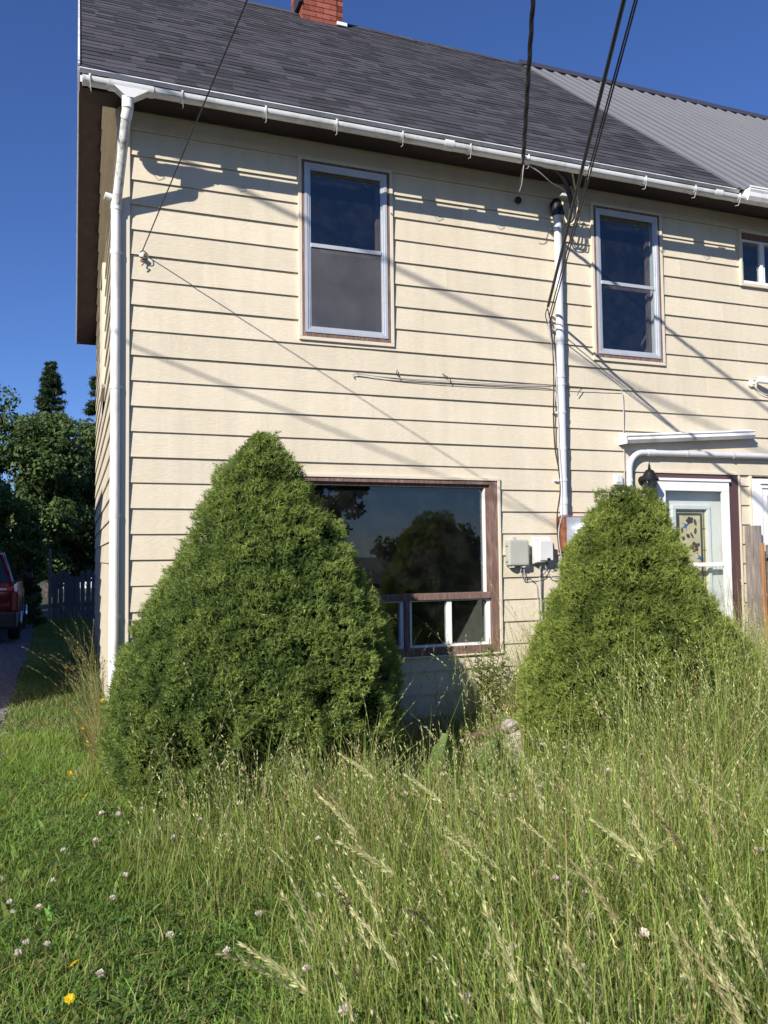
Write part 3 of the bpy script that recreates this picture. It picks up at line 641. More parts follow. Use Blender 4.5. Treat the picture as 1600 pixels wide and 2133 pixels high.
# metal roof in ribbed sheets
metal = MB().hexa([roofp(XP+.002, 0.01, -.10), roofp(XR, 0.01, -.10), roofp(XR, SLEN, -.10), roofp(XP+.002, SLEN, -.10), roofp(XP+.002, 0.01, .002), roofp(XR, .01, .002), roofp(XR, SLEN, .002), roofp(XP+.002, SLEN, .002)]).build('metal_roof', 'roof_deck', house)
pitch = .205; prof2 = []
SHEETS = 8; per = 4
for k in range(SHEETS):
    pr_ = []
    for j in range(per):
        xb = XP - .03 + (k*per+j)*pitch
        pr_ += [(xb, .012), (xb+.055, .012), (xb+.072, .034), (xb+.098, .034), (xb+.115, .012)]
    pr_.append((XP-.03+(k+1)*per*pitch+.004, .0125)); dz = .002*(k % 2)
    m_ = MB(); vs = [roofp(x, -.05, h+dz) for x, h in pr_] + [roofp(x, SLEN+.0, h+dz) for x, h in pr_] + [roofp(x, -.05, h+dz-.003) for x, h in pr_] + [roofp(x, SLEN, h+dz-.003) for x, h in pr_]; n = len(pr_)
    m_.add(vs, [(i, i+1, n+i+1, n+i) for i in range(n-1)] + [(2*n+i, 3*n+i, 3*n+i+1, 2*n+i+1) for i in range(n-1)] + [(i, 2*n+i, 2*n+i+1, i+1) for i in range(n-1)])
    m_.build('roof_sheet', 'metal_roof', metal)
MB().hexa([roofp(XP-.045, -.03, .006), roofp(XP+.0, -.03, .006), roofp(XP+.0, SLEN, .006), roofp(XP-.045, SLEN, .006), roofp(XP-.045, -.03, .020), roofp(XP, -.03, .020), roofp(XP, SLEN, .020), roofp(XP-.045, SLEN, .020)]).build('edge_flashing', 'metal_roof', metal)
rc = MB(); rc.add([roofp(XP-.06, SLEN-.17, .042), roofp(XR, SLEN-.17, .042), (XR, YR_, ZR_+.085), (XP-.06, YR_, ZR_+.085), backp(XR, SLEN-.17, .042), backp(XP-.06, SLEN-.17, .042), (XP-.06, YR_, ZR_+.01), roofp(XP-.06, SLEN-.17, .03), roofp(XR, SLEN-.17, .03)], [(0, 1, 2, 3), (3, 2, 4, 5), (0, 3, 5, 6), (0, 7, 8, 1)]); rc.build('ridge_cap', 'ridge_metal', metal)
# ---- chimney of single bricks
CX0, CX1, CY0, CY1 = 2.395, 2.955, 3.42, 3.98
ch = MB().box(CX0+.012, CX1-.012, CY0+.012, CY1-.012, 8.2, 9.82).build('chimney', 'mortar', house)
bl, bw, bh, jt = .190, .09, .062, .011
bme = MB().box(-bl/2, bl/2, -bw/2, bw/2, 0, bh).mesh('brick', 'brick')
bme2 = MB().box(-.0895/2, .0895/2, -bw/2, bw/2, 0, bh).mesh('brick', 'brick')
z = 8.42; k = 0
while z < 9.75:
    W_ = CX1 - CX0
    for side in range(4):
        ofs = 0 if (k+side) % 2 == 0 else bl/2 + jt/2
        x = 0
        seq = []
        if ofs: seq.append((0, .0895)); x = .0895+jt
        while x + .05 < W_:
            l = min(bl, W_-x)
            if l > .08: seq.append((x, l))
            x += bl+jt
        for (a, l) in seq:
            c = a + l/2; s_ = l/bl if l > .1 else l/.0895
            if side == 0: p, rz = (CX0+c, CY0+bw/2, z), 0
            elif side == 1: p, rz = (CX1-bw/2, CY0+c, z), math.pi/2
            elif side == 2: p, rz = (CX1-c, CY1-bw/2, z), 0
            else: p, rz = (CX0+bw/2, CY1-c, z), math.pi/2
            if side in (1, 3):      # side faces sit a hair inside the front and back courses
                p = (p[0] + (.0025 if side == 3 else -.0025), p[1], p[2])
            put('brick', bme if l > .1 else bme2, ch, (p[0], p[1], p[2] + random.uniform(-.0012, .0012)), (0, 0, rz), (s_, 1, 1))
    z += bh + jt; k += 1
MB().box(CX0-.05, CX1+.05, CY0-.05, CY1+.05, 9.82, 9.90).build('chimney_cap', 'concrete', ch)
MB().box(CX0-.045, CX0-.015, CY0-.03, CY0+.25, 8.86, 9.02).build('side_flashing', 'lead', ch)
for i in range(0):
    xa = CX0-.03+i*.09; fl.hexa([roofp(xa, SLEN-.50+.01*(i % 3), .018), roofp(xa+.093, SLEN-.50+.012*(i % 2), .018), roofp(xa+.093, SLEN-.33, .018), roofp(xa, SLEN-.33, .018), roofp(xa, SLEN-.50, .03), roofp(xa+.093, SLEN-.50, .03), roofp(xa+.093, SLEN-.33, .09), roofp(xa, SLEN-.33, .09)])
MB().box(CX1-.09, CX1+.05, CY0-.03, CY0-.008, 8.655, 8.70).build('corner_flashing', 'white_vinyl', ch)

# ------------------------------------------------------------ things on the front wall
MX, MY = 3.942, -.075
mast = thing('service_mast', 'grey conduit service mast with weatherhead running down the wall to the meter', 'mast', (MX, 0, 1.96))
def P3(*p): return [(a-MX, b, c-1.96) for a, b, c in p]
MB().tube(P3((MX, MY, 4.90), (MX-.002, MY, 3.4), (MX-.004, MY, 1.97)), .0375, 16).build('pipe', 'grey_conduit', mast, smooth=True)
for z, r_, h in ((3.66, .041, .05), (3.30, .042, .04), (3.22, .042, .03), (2.60, .0405, .03), (2.10, .042, .06), (4.84, .042, .03)):
    MB().tube(P3((MX-.003, MY, z+h/2), (MX-.003, MY, z-h/2)), r_, 16).build('coupling', 'grey_conduit', mast, smooth=True)
for z in (4.74, 3.75, 2.95, 2.3):
    b_ = MB(); b_.tube(P3((MX-.003, MY, z+.012), (MX-.003, MY, z-.012)), .0425, 16); b_.box(-.075, -.03, -.045, -.015, z-.01-1.96, z+.01-1.96); b_.build('strap', 'aluminium' if z > 4 else 'grey_conduit', mast, smooth=True)
wh = MB(); wh.lathe([(.045, 4.86-1.96), (.06, 4.93-1.96), (.062, 4.98-1.96), (.03, 5.02-1.96)], (0-.01, MY+.0, 0), 'z', 16); wh.build('weatherhead', 'dark_iron', mast, smooth=True)
MB().hexa([(-.035, MY-.13, 3.045), (.045, MY-.13, 3.045), (.045, MY-.03, 3.06), (-.035, MY-.03, 3.06), (-.02, MY-.125, 3.075), (.035, MY-.125, 3.075), (.035, MY-.03, 3.085), (-.02, MY-.03, 3.085)]).build('weatherhead_hood', 'grey_conduit', mast, bevel=.004)
def arc(p0, p1, sag, n=12, side=(0, 0, -1)):
    a, b, s_ = Vector(p0), Vector(p1), Vector(side); return [tuple(a.lerp(b, i/n) + s_*sag*4*(i/n)*(1-i/n)) for i in range(n+1)]
def spline(pts, k=6):
    P = [Vector(p) for p in pts]; out = []
    for i in range(len(P)-1):
        a, b, c, d = P[max(i-1, 0)], P[i], P[i+1], P[min(i+2, len(P)-1)]
        for j in range(k):
            t = j/k; out.append(tuple(.5*((2*b) + (c-a)*t + (2*a-5*b+4*c-d)*t*t + (3*b-a-3*c+d)*t**3)))
    out.append(tuple(P[-1])); return out
cw = MB().tube(P3(*spline([(3.90, -.40, 5.14), (3.99, -.30, 5.08), (4.06, -.24, 4.98), (4.07, -.22, 4.86), (4.04, -.2, 4.76), (3.99, -.17, 4.76), (3.965, -.15, 4.86), (3.96, -.14, 4.98)])), .008, 6).build('neutral_lead', 'cream_cable', mast, smooth=True)
for dx, dz in ((0, 0), (.03, -.03), (-.03, .02), (.05, .04)):
    MB().tube(P3(*spline([(3.78, -.40, 5.16), (3.90+dx, -.30, 5.07+dz), (4.02+dx, -.22, 4.92+dz), (4.02+dx*1.6, -.20, 4.78-abs(dz)), (3.96+dx*.4, -.17, 4.76+dz), (3.95, -.14, 4.95)])), .0065, 6).build('service_lead', 'black_cable', mast, smooth=True)
# meter in its rusty base
mtr = thing('electric_meter', 'rusty meter base with round glass meter behind the right spruce', 'meter', (4.05, 0, 1.62))
MB().box(-.15, .15, -.125, -.02, 0, .335).build('meter_base', 'rust', mtr, bevel=.006)
MB().box(-.118, .15, -.131, -.1255, .012, .325).build('cover_plate', 'aluminium', mtr)
MB().lathe([(.098, -.132), (.098, -.15), (.086, -.155)], (.03, 0, .19), 'y', 24).build('meter_ring', 'aluminium', mtr, smooth=True)
MB().lathe([(.084, -.155), (.084, -.19), (.07, -.225), (.03, -.235)], (.03, 0, .19), 'y', 24).build('meter_dome', 'meter_dial', mtr, smooth=True)
MB().tube([(-.11, MY, .34), (-.11, MY, .336)], .055, 16).build('hub', 'grey_conduit', mtr)
# two utility boxes
b1 = thing('utility_box', 'olive grey utility box with two plugs underneath, left of a paler box', 'utility box', (3.43, 0, 1.50))
MB().box(-.105, .105, -.105, -.024, 0, .235).build('cabinet', 'box_grey', b1, bevel=.016)
for x in (-.055, .062): MB().lathe([(.03, .0), (.03, -.016), (.024, -.02)], (x, -.06, -.001), 'z', 14).build('plug', 'box_white', b1, smooth=True)
MB().box(-.03, .0, -.05, -.022, .236, .262).build('lug', 'aluminium', b1); MB().box(.107, .128, -.05, -.022, .06, .16).build('hasp', 'box_grey', b1, bevel=.004)
for z in (.05, .195): MB().box(-.117, -.107, -.085, -.045, z-.014, z+.014).build('hinge', 'box_grey', b1)
b2 = thing('utility_box', 'pale grey utility box with slanted lid between the grey box and meter', 'utility box', (3.70, 0, 1.525), group=None)
MB().hexa([(-.095, -.105, 0), (.095, -.105, .012), (.095, -.024, .012), (-.095, -.024, -.02), (-.095, -.07, .225), (.095, -.07, .225), (.095, -.024, .245), (-.095, -.024, .245)]).build('cabinet', 'box_white', b2, bevel=.008)
MB().box(-.055, .085, -.116, -.100, .018, .2).build('lid', 'box_white', b2, bevel=.006)
MB().lathe([(.013, 0), (.013, -.02)], (.03, -.117, .028), 'y', 12).build('lock', 'dark_iron', b2)
wires = thing('box_wires', 'loose grey and black wires hanging below the utility boxes', 'wires', (3.55, -.03, 1.1))
def wr(pts, r_, m, parent, nm='wire', o=(0, 0, 0)):
    MB().tube([(a-o[0], b-o[1], c-o[2]) for a, b, c in spline(pts)], r_, 6).build(nm, m, parent, smooth=True)
WO = (3.55, -.03, 1.1)
wr([(3.49, -.06, 1.48), (3.485, -.06, 1.42), (3.50, -.05, 1.375), (3.53, -.04, 1.37), (3.60, -.03, 1.36), (3.645, -.03, 1.325)], .0035, 'black_cable', wires, o=WO)
wr([(3.50, -.06, 1.48), (3.505, -.06, 1.40), (3.52, -.05, 1.37)], .004, 'grey_cable', wires, o=WO)
wr([(3.475, -.06, 1.48), (3.465, -.06, 1.43), (3.49, -.05, 1.38)], .003, 'grey_cable', wires, o=WO)
wr([(3.54, -.04, 1.37), (3.62, -.05, 1.385), (3.70, -.05, 1.40), (3.74, -.06, 1.45), (3.76, -.06, 1.52)], .0035, 'black_cable', wires, o=WO)
wr([(3.69, -.06, 1.52), (3.675, -.05, 1.44), (3.68, -.045, 1.30), (3.69, -.04, 1.15), (3.70, -.04, .9), (3.70, -.04, .3)], .0055, 'grey_cable', wires, o=WO)
wr([(3.65, -.05, 1.51), (3.69, -.05, 1.44), (3.70, -.04, 1.33), (3.705, -.04, 1.1), (3.715, -.04, .6), (3.71, -.04, .2)], .0045, 'black_cable', wires, o=WO)
wr([(3.64, -.04, 1.325), (3.655, -.035, 1.2), (3.67, -.035, 1.0), (3.67, -.035, .7)], .003, 'grey_cable', wires, o=WO)
wr([(3.72, -.06, 1.52), (3.78, -.05, 1.40), (3.86, -.045, 1.38), (4.0, -.04, 1.39)], .0045, 'grey_cable', wires, o=WO)
wr([(3.74, -.06, 1.52), (3.80, -.05, 1.46), (3.86, -.05, 1.50), (3.93, -.05, 1.60)], .003, 'black_cable', wires, o=WO)
# cables clipped beside the mast and across the wall
cb = thing('wall_cables', 'thin dark cables stapled across the siding and down beside the mast', 'cables', (3.86, -.03, 3.2))
CO = (3.86, -.03, 3.2)
wr([(1.862, -.03, 3.16), (1.88, -.032, 3.19), (2.2, -.035, 3.178), (2.8, -.034, 3.183), (3.4, -.034, 3.193), (3.80, -.036, 3.205), (3.88, -.05, 3.17), (3.895, -.06, 3.05)], .0045, 'grey_cable', cb, o=CO)
wr([(1.885, -.03, 3.196), (2.3, -.034, 3.168), (2.9, -.036, 3.166), (3.5, -.035, 3.183), (3.86, -.04, 3.195), (4.2, -.04, 3.20), (4.66, -.036, 3.212)], .0035, 'black_cable', cb, o=CO)
wr([(2.27, -.036, 3.25), (2.26, -.045, 3.21), (2.30, -.036, 3.18)], .004, 'black_cable', cb, o=CO)
wr([(2.71, -.036, 3.245), (2.78, -.045, 3.20), (2.79, -.036, 3.16)], .004, 'black_cable', cb, o=CO)
wr([(4.20, -.04, 3.20), (4.16, -.05, 3.17), (4.14, -.045, 3.13)], .004, 'black_cable', cb, o=CO)
wr([(4.655, -.036, 3.212), (4.675, -.036, 3.16), (4.68, -.036, 2.95), (4.672, -.036, 2.70), (4.672, -.036, 2.0)], .0045, 'grey_cable', cb, o=CO)
wr([(3.80, -.09, 3.93), (3.835, -.08, 3.82), (3.845, -.075, 3.70), (3.862, -.07, 3.5), (3.868, -.06, 3.2), (3.86, -.055, 2.9), (3.87, -.055, 2.6), (3.895, -.07, 2.4), (3.90, -.08, 2.2), (3.865, -.07, 1.95), (3.88, -.06, 1.7), (3.93, -.05, 1.5)], .0065, 'black_cable', cb, o=CO)
wr([(3.80, -.09, 3.91), (3.81, -.08, 3.78), (3.85, -.07, 3.62), (3.877, -.08, 3.4), (3.886, -.09, 3.1), (3.888, -.10, 2.6), (3.90, -.11, 2.3), (3.905, -.10, 2.0), (3.87, -.08, 1.8), (3.91, -.06, 1.55)], .0055, 'grey_cable', cb, o=CO)
wr([(3.80, -.09, 3.95), (3.775, -.09, 3.87), (3.80, -.08, 3.80), (3.835, -.06, 3.72)], .005, 'black_cable', cb, o=CO)
# overhead wires
def wire_thing(nm, label, pts, r_, m, strands=1, tw=.0, seg=None):
    t = thing(nm, label, 'wire', pts[0])
    o = pts[0]
    if strands == 1:
        MB().tube([(a-o[0], b-o[1], c-o[2]) for a, b, c in pts], r_, 6).build('strand', m, t, smooth=True)
    else:
        for s_ in range(strands):
            q = []; dist = 0
            for i, p in enumerate(pts):
                if i: dist += (Vector(p)-Vector(pts[i-1])).length
                th = dist*2*math.pi/tw + 2*math.pi*s_/strands
                q.append((p[0]-o[0]+r_*1.05*math.cos(th), p[1]-o[1], p[2]-o[2]+r_*1.05*math.sin(th)))
            MB().tube(q, r_, 6).build('strand', m, t, smooth=True)
    return t
def along(h, d, L, sag, n):
    h, d = Vector(h), Vector(d); return [tuple(h + d*(L*i/n) + Vector((0, 0, -sag*4*(i/n)*(1-i/n)))) for i in range(n+1)]
w = wire_thing('overhead_wire', 'thin overhead wire dropping to a hook near the left corner', along((.084, -.04, 4.062), (.105, -1, .165), 16, .06, 40), .0045, 'black_cable')
def bundle(h, dirs, r_, nm, label, L=16, sag=.1):
    return wire_thing(nm, label, along(h, dirs, L, sag, 60), r_, 'black_cable')
wire_thing('overhead_wire', 'thick black overhead cable tied to the mast, left of the bundle', along((3.80, -.10, 3.955), (-.425, -1, .36), 14, .02, 60), .0135, 'black_cable')
wire_thing('overhead_wire', 'thin overhead wire at the right of the bundle tied to the mast', along((3.815, -.10, 3.80), (-.40, -1, .41), 14, .02, 60), .006, 'black_cable')
wire_thing('overhead_wire', 'middle thin overhead wire of the bundle tied to the mast', along((3.81, -.10, 3.86), (-.405, -1, .385), 14, .02, 60), .0055, 'black_cable')
wire_thing('service_drop', 'twisted black service drop fixed to the eave over the mast', along((3.353, -.44, 5.12), (-.505, -1, .52), 14, .12, 260), .0105, 'black_cable', 3, .62)
sd_ = thing('drop_leads', 'dark splice and leads sagging from the eave to the weatherhead', 'wires', (3.36, -.43, 5.10)); SO = (3.36, -.43, 5.10)
wr([(3.36, -.45, 5.14), (3.50, -.44, 5.11), (3.66, -.42, 5.15), (3.80, -.40, 5.16)], .009, 'black_cable', sd_, o=SO)
wr([(3.36, -.45, 5.12), (3.52, -.43, 5.075), (3.70, -.36, 5.03), (3.86, -.30, 5.02), (3.95, -.25, 4.98)], .005, 'grey_cable', sd_, o=SO)
wr([(3.36, -.45, 5.13), (3.62, -.42, 5.16), (3.84, -.36, 5.08), (3.94, -.28, 4.98), (3.99, -.24, 4.92)], .016, 'black_cable', sd_, o=SO)
wr([(3.36, -.45, 5.13), (3.35, -.44, 5.03), (3.36, -.40, 4.95), (3.365, -.35, 4.90)], .004, 'grey_cable', sd_, o=SO)
# soft street cable whose shadow crosses the wall
wire_thing('street_cable', 'thick overhead cable strung from the street to the next house', along((-5.22, 2.0, 5.96), (.31, -1, .36), 18, 0.0, 30), .02, 'black_cable')
wire_thing('street_cable', 'lower thin overhead cable strung from the street to the next house', along((-5.15, 2.0, 4.22), (.31, -1, .36), 18, 0.0, 30), .010, 'black_cable')
# hooks and insulators
hk = thing('wire_hook', 'wire hook and small white insulator near the left corner', 'hook', (.075, -.02, 4.02)); 
MB().lathe([(.008, 0), (.02, -.01), (.02, -.02), (.010, -.026), (.018, -.032), (.018, -.042), (.006, -.046)], (0, 0, 0), 'y', 12).build('insulator', 'meter_dial', hk, smooth=True)
MB().tube(spline([(.01, -.02, .045), (.045, -.025, .02), (.05, -.03, -.02), (.02, -.03, -.03), (-.015, -.03, -.01), (-.01, -.025, .02), (.01, -.02, .045)]), .004, 6).build('loop', 'black_cable', hk, smooth=True)
MB().tube(spline([(.01, -.03, -.02), (-.005, -.035, -.05), (.02, -.035, -.06), (.0, -.035, -.085)]), .005, 6).build('tail', 'rust', hk, smooth=True)
kn = thing('knob_insulator', 'round black knob under the eave left of the weatherhead', 'insulator', (3.535, -.02, 4.972))
MB().lathe([(.026, 0), (.034, -.012), (.03, -.03), (.012, -.042)], (0, 0, 0), 'y', 16).build('knob', 'dark_iron', kn, smooth=True); MB().tube([(0, -.03, .02), (-.01, -.05, .12), (-.12, -.3, .16)], .003, 5).build('tie_wire', 'grey_cable', kn)
# security camera
sc = thing('security_camera', 'small white bullet security camera on the wall at the right edge', 'camera', (6.33, -.02, 3.385))
MB().lathe([(.038, 0), (.036, -.02), (.02, -.028)], (0, 0, 0), 'y', 18).build('mount', 'white_paint', sc, smooth=True)
MB().tube([(0, -.02, 0), (.02, -.06, .0), (.05, -.085, .01)], .013, 10).build('arm', 'white_paint', sc, smooth=True)
hb = MB(); hb.tube([(.02, -.07, .028), (.20, -.16, .0)], .033, 18); hb.build('housing', 'white_paint', sc, smooth=True)
MB().tube([(.199, -.1595, .0002), (.204, -.162, -.0006)], .027, 18).build('lens', 'car_glass', sc)
MB().hexa([(.0, -.085, .06), (.03, -.045, .06), (.235, -.148, .031), (.205, -.196, .031), (.0, -.085, .065), (.03, -.045, .065), (.235, -.148, .036), (.205, -.196, .036)]).build('sunshade', 'white_paint', sc)
MB().tube(spline([(.01, -.03, -.02), (.06, -.03, -.06), (.14, -.03, -.10), (.3, -.03, -.13)]), .004, 6).build('lead', 'white_paint', sc)
# rain deflector over the door and the pipe below it
tr = thing('rain_deflector', 'tilted white length of trough mounted over the front door', 'trough', (4.63, -.02, 2.70))
def tro(x, dz): return [(x, -.005, dz+.09), (x, -.03, dz+.088), (x, -.10, dz+.055), (x, -.11, dz+.02), (x, -.085, dz-.012), (x, -.05, dz-.012), (x, -.02, dz+.02)]
a_, b_ = tro(0, -.015), tro(1.64, .10); t_ = MB(); n = len(a_)
t_.add(a_+b_, [(i, i+1, n+i+1, n+i) for i in range(n-1)] + [tuple(range(n))[::-1], tuple(range(n, 2*n))]); t_.build('trough', 'white_vinyl', tr)
t2 = MB(); t2.hexa([(-.012, -.12, -.035), (.012, -.12, -.033), (.012, -.003, -.033), (-.012, -.003, -.035), (-.012, -.115, .068), (.012, -.115, .07), (.012, -.003, .09), (-.012, -.003, .088)]); t2.build('end_cap', 'white_vinyl', tr, bevel=.003)
MB().tube([(0.01, -.105, .045), (1.64, -.105, .162)], .008, 6).build('rolled_edge', 'white_vinyl', tr)
wp = thing('wall_pipe', 'grey plastic pipe bending from the ground to run over the doors', 'pipe', (4.71, 0, 2.2)); PO = (4.71, 0, 2.2)
pts = [(4.712, -.06, .1), (4.712, -.06, 1.5), (4.712, -.06, 2.40)] + [(4.712+.17*(1-math.cos(q)), -.06, 2.42+.175*math.sin(q)) for q in np.linspace(0.15, math.pi/2, 8)] + [(5.4, -.06, 2.600), (6.3, -.06, 2.607), (9.0, -.06, 2.63)]
MB().tube([(a-PO[0], b-PO[1], c-PO[2]) for a, b, c in pts], .030, 14).build('pipe', 'grey_conduit', wp, smooth=True)
for p, q in (((4.93, -.06, 2.5955), (5.03, -.06, 2.597)), ((4.712, -.06, 2.33), (4.712, -.06, 2.30))): MB().tube([tuple(a-b for a, b in zip(p, PO)), tuple(a-b for a, b in zip(q, PO))], .035, 14).build('coupling', 'grey_conduit', wp, smooth=True)
for x in (5.42, 6.02): c = MB(); c.tube([(x-.008-PO[0], -.06, .401), (x+.008-PO[0], -.06, .4012)], .034, 14); c.build('clip', 'aluminium', wp)
ob = thing('outlet_box', 'small grey weatherproof box beside the wall pipe', 'outlet box', (4.583, -.024, 2.325))
MB().box(-.05, .05, -.045, 0, -.055, .05).build('cover', 'box_white', ob, bevel=.012); MB().box(-.03, .03, -.052, -.0455, -.03, .03).build('flap', 'box_white', ob, bevel=.004)
# carriage lantern
lt = thing('wall_lantern', 'black carriage wall lantern beside the front door behind the spruce', 'lantern', (4.88, -.03, 2.29))
MB().lathe([(.045, 0), (.045, -.012), (.02, -.02)], (0, 0, .03), 'y', 16).build('backplate', 'dark_iron', lt, smooth=True)
MB().tube(spline([(0, -.02, .03), (0, -.07, .05), (0, -.11, .0), (0, -.12, -.10)]), .009, 8).build('arm', 'dark_iron', lt, smooth=True)
LC = (0, -.12, 0)
MB().lathe([(.088, .02), (.09, .032), (.062, .075), (.058, .085), (.040, .118), (.018, .13)], LC, 'z', 20).build('hood', 'dark_iron', lt, smooth=True)
MB().lathe([(.012, .13), (.017, .142), (.009, .152), (.013, .166), (.007, .178), (.004, .205)], LC, 'z', 12).build('finial', 'dark_iron', lt, smooth=True)
MB().lathe([(.048, -.10), (.07, -.07), (.075, .019)], LC, 'z', 6).build('glass', 'door_pane', lt)
cg = MB()
for i in range(6):
    q = i*math.pi/3; cg.tube([(.05*math.cos(q), -.12+.05*math.sin(q), -.10), (.078*math.cos(q), -.12+.078*math.sin(q), .02)], .005, 6)
cg.build('cage', 'dark_iron', lt); MB().lathe([(.02, -.13), (.052, -.105), (.052, -.098)], LC, 'z', 12).build('base_cup', 'dark_iron', lt)

# ------------------------------------------------------------ yard fence against the wall at the right
fn = thing('yard_fence', 'weathered wood yard fence with an orange board standing against the house wall', 'fence', (6.22, -.1, 0))
MB().box(-.075, .050, -.06, .045, 0, 1.87).build('post', 'weathered_wood', fn, bevel=.006)
b_ = MB().hexa([(.036, -.088, 0), (.082, -.088, 0), (.082, -.064, 0), (.036, -.064, 0), (.016, -.088, 1.69), (.056, -.088, 1.69), (.056, -.064, 1.69), (.016, -.064, 1.69)]).build('board', 'cedar_wood', fn, bevel=.004); b_['label'] = 'orange cedar board next to the post'
for zz in (1.535, .75): MB().box(.060, .105, -1.6, -.09, zz, zz+.135).build('rail', 'grey_wood', fn, bevel=.005)
for i in range(10):
    y = -.02 - i*.155; MB().box(.107, .127, y-.148, y, .06, 1.62+random.uniform(-.02, .02)).build('board', 'grey_wood', fn, bevel=.003)

# ------------------------------------------------------------ plants: helpers
def unit(a): return a/np.maximum(np.linalg.norm(a, axis=-1, keepdims=True), 1e-9)
def ribbons(P, h, w, az, lean, bend, col, tip, nseg=3, twist=None):
    """grass blades as tapered, bent ribbons. P (n,3) base; returns V, [F4, F3], tint"""
    n = len(P); d = np.stack([np.cos(az), np.sin(az), 0*az], 1)
    tw = az + math.pi/2 + (rng.normal(0, .7, n) if twist is None else twist); sd_ = np.stack([np.cos(tw), np.sin(tw), 0*tw], 1)
    V = np.zeros((n, 2*nseg+1, 3), np.float32); T = np.zeros((n, 2*nseg+1, 3), np.float32)
    for i in range(nseg+1):
        t = i/nseg
        out = (lean*t + bend*t*t)*h; upz = h*np.maximum(t - .45*np.minimum(bend, 1.2)*t*t*t, .0)
        c = P + d*out[:, None]; c[:, 2] += upz
        ww = (w*(1-.55*t*t))[:, None]*.5
        k = (t**.8)
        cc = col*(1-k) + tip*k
        if i < nseg:
            V[:, 2*i] = c - sd_*ww; V[:, 2*i+1] = c + sd_*ww; T[:, 2*i] = cc; T[:, 2*i+1] = cc
        else: V[:, 2*nseg] = c; T[:, 2*nseg] = cc
    b = (np.arange(n)*(2*nseg+1))[:, None]
    F4 = np.concatenate([b + np.array([2*i, 2*i+1, 2*i+3, 2*i+2]) for i in range(nseg-1)]) if nseg > 1 else np.zeros((0, 4), int)
    F3 = b + np.array([2*nseg-2, 2*nseg-1, 2*nseg])
    return V.reshape(-1, 3), [F4, F3], T.reshape(-1, 3)
def merge(parts):
    V, T, F = [], [], {}; o = 0
    for v, fs, t in parts:
        V.append(v); T.append(t)
        for f in fs:
            if len(f): F.setdefault(f.shape[1], []).append(f + o)
        o += len(v)
    return np.concatenate(V), [np.concatenate(f) for f in F.values()], np.concatenate(T)
def quads(C, U, W, col):   # diamond leaves centred C with half axes U (long) and W (wide)
    n = len(C); V = np.stack([C-U, C+W-U*.1, C+U, C-W-U*.1], 1).reshape(-1, 3)
    return V, [(np.arange(n)*4)[:, None] + np.arange(4)], np.repeat(col, 4, 0)
def tris(A, B, w, side, col):
    n = len(A); V = np.stack([A-side*w, A+side*w, B], 1).reshape(-1, 3); return V, [(np.arange(n)*3)[:, None]+np.arange(3)], np.repeat(col, 3, 0)
def vnoise(P, s, seed=0):
    return np.array([mnoise.noise((p[0]*s+seed, p[1]*s-seed, (p[2] if len(p) > 2 else 0)*s)) for p in P])
def stuff(name, label, cat, parts, m, smooth=False, parent=None):
    V, F, T = merge(parts); o = put(name, np_mesh(name, V, F, m, T, smooth=smooth), parent)
    if parent is None: tag(o, label, cat, kind='stuff')
    return o
def jit(col, n, v=.2, hue=.08):
    c = np.array(col)[None]*np.exp(rng.normal(0, v, (n, 1))); c = c*np.exp(rng.normal(0, hue, (n, 3))); return np.clip(c, .002, .9)

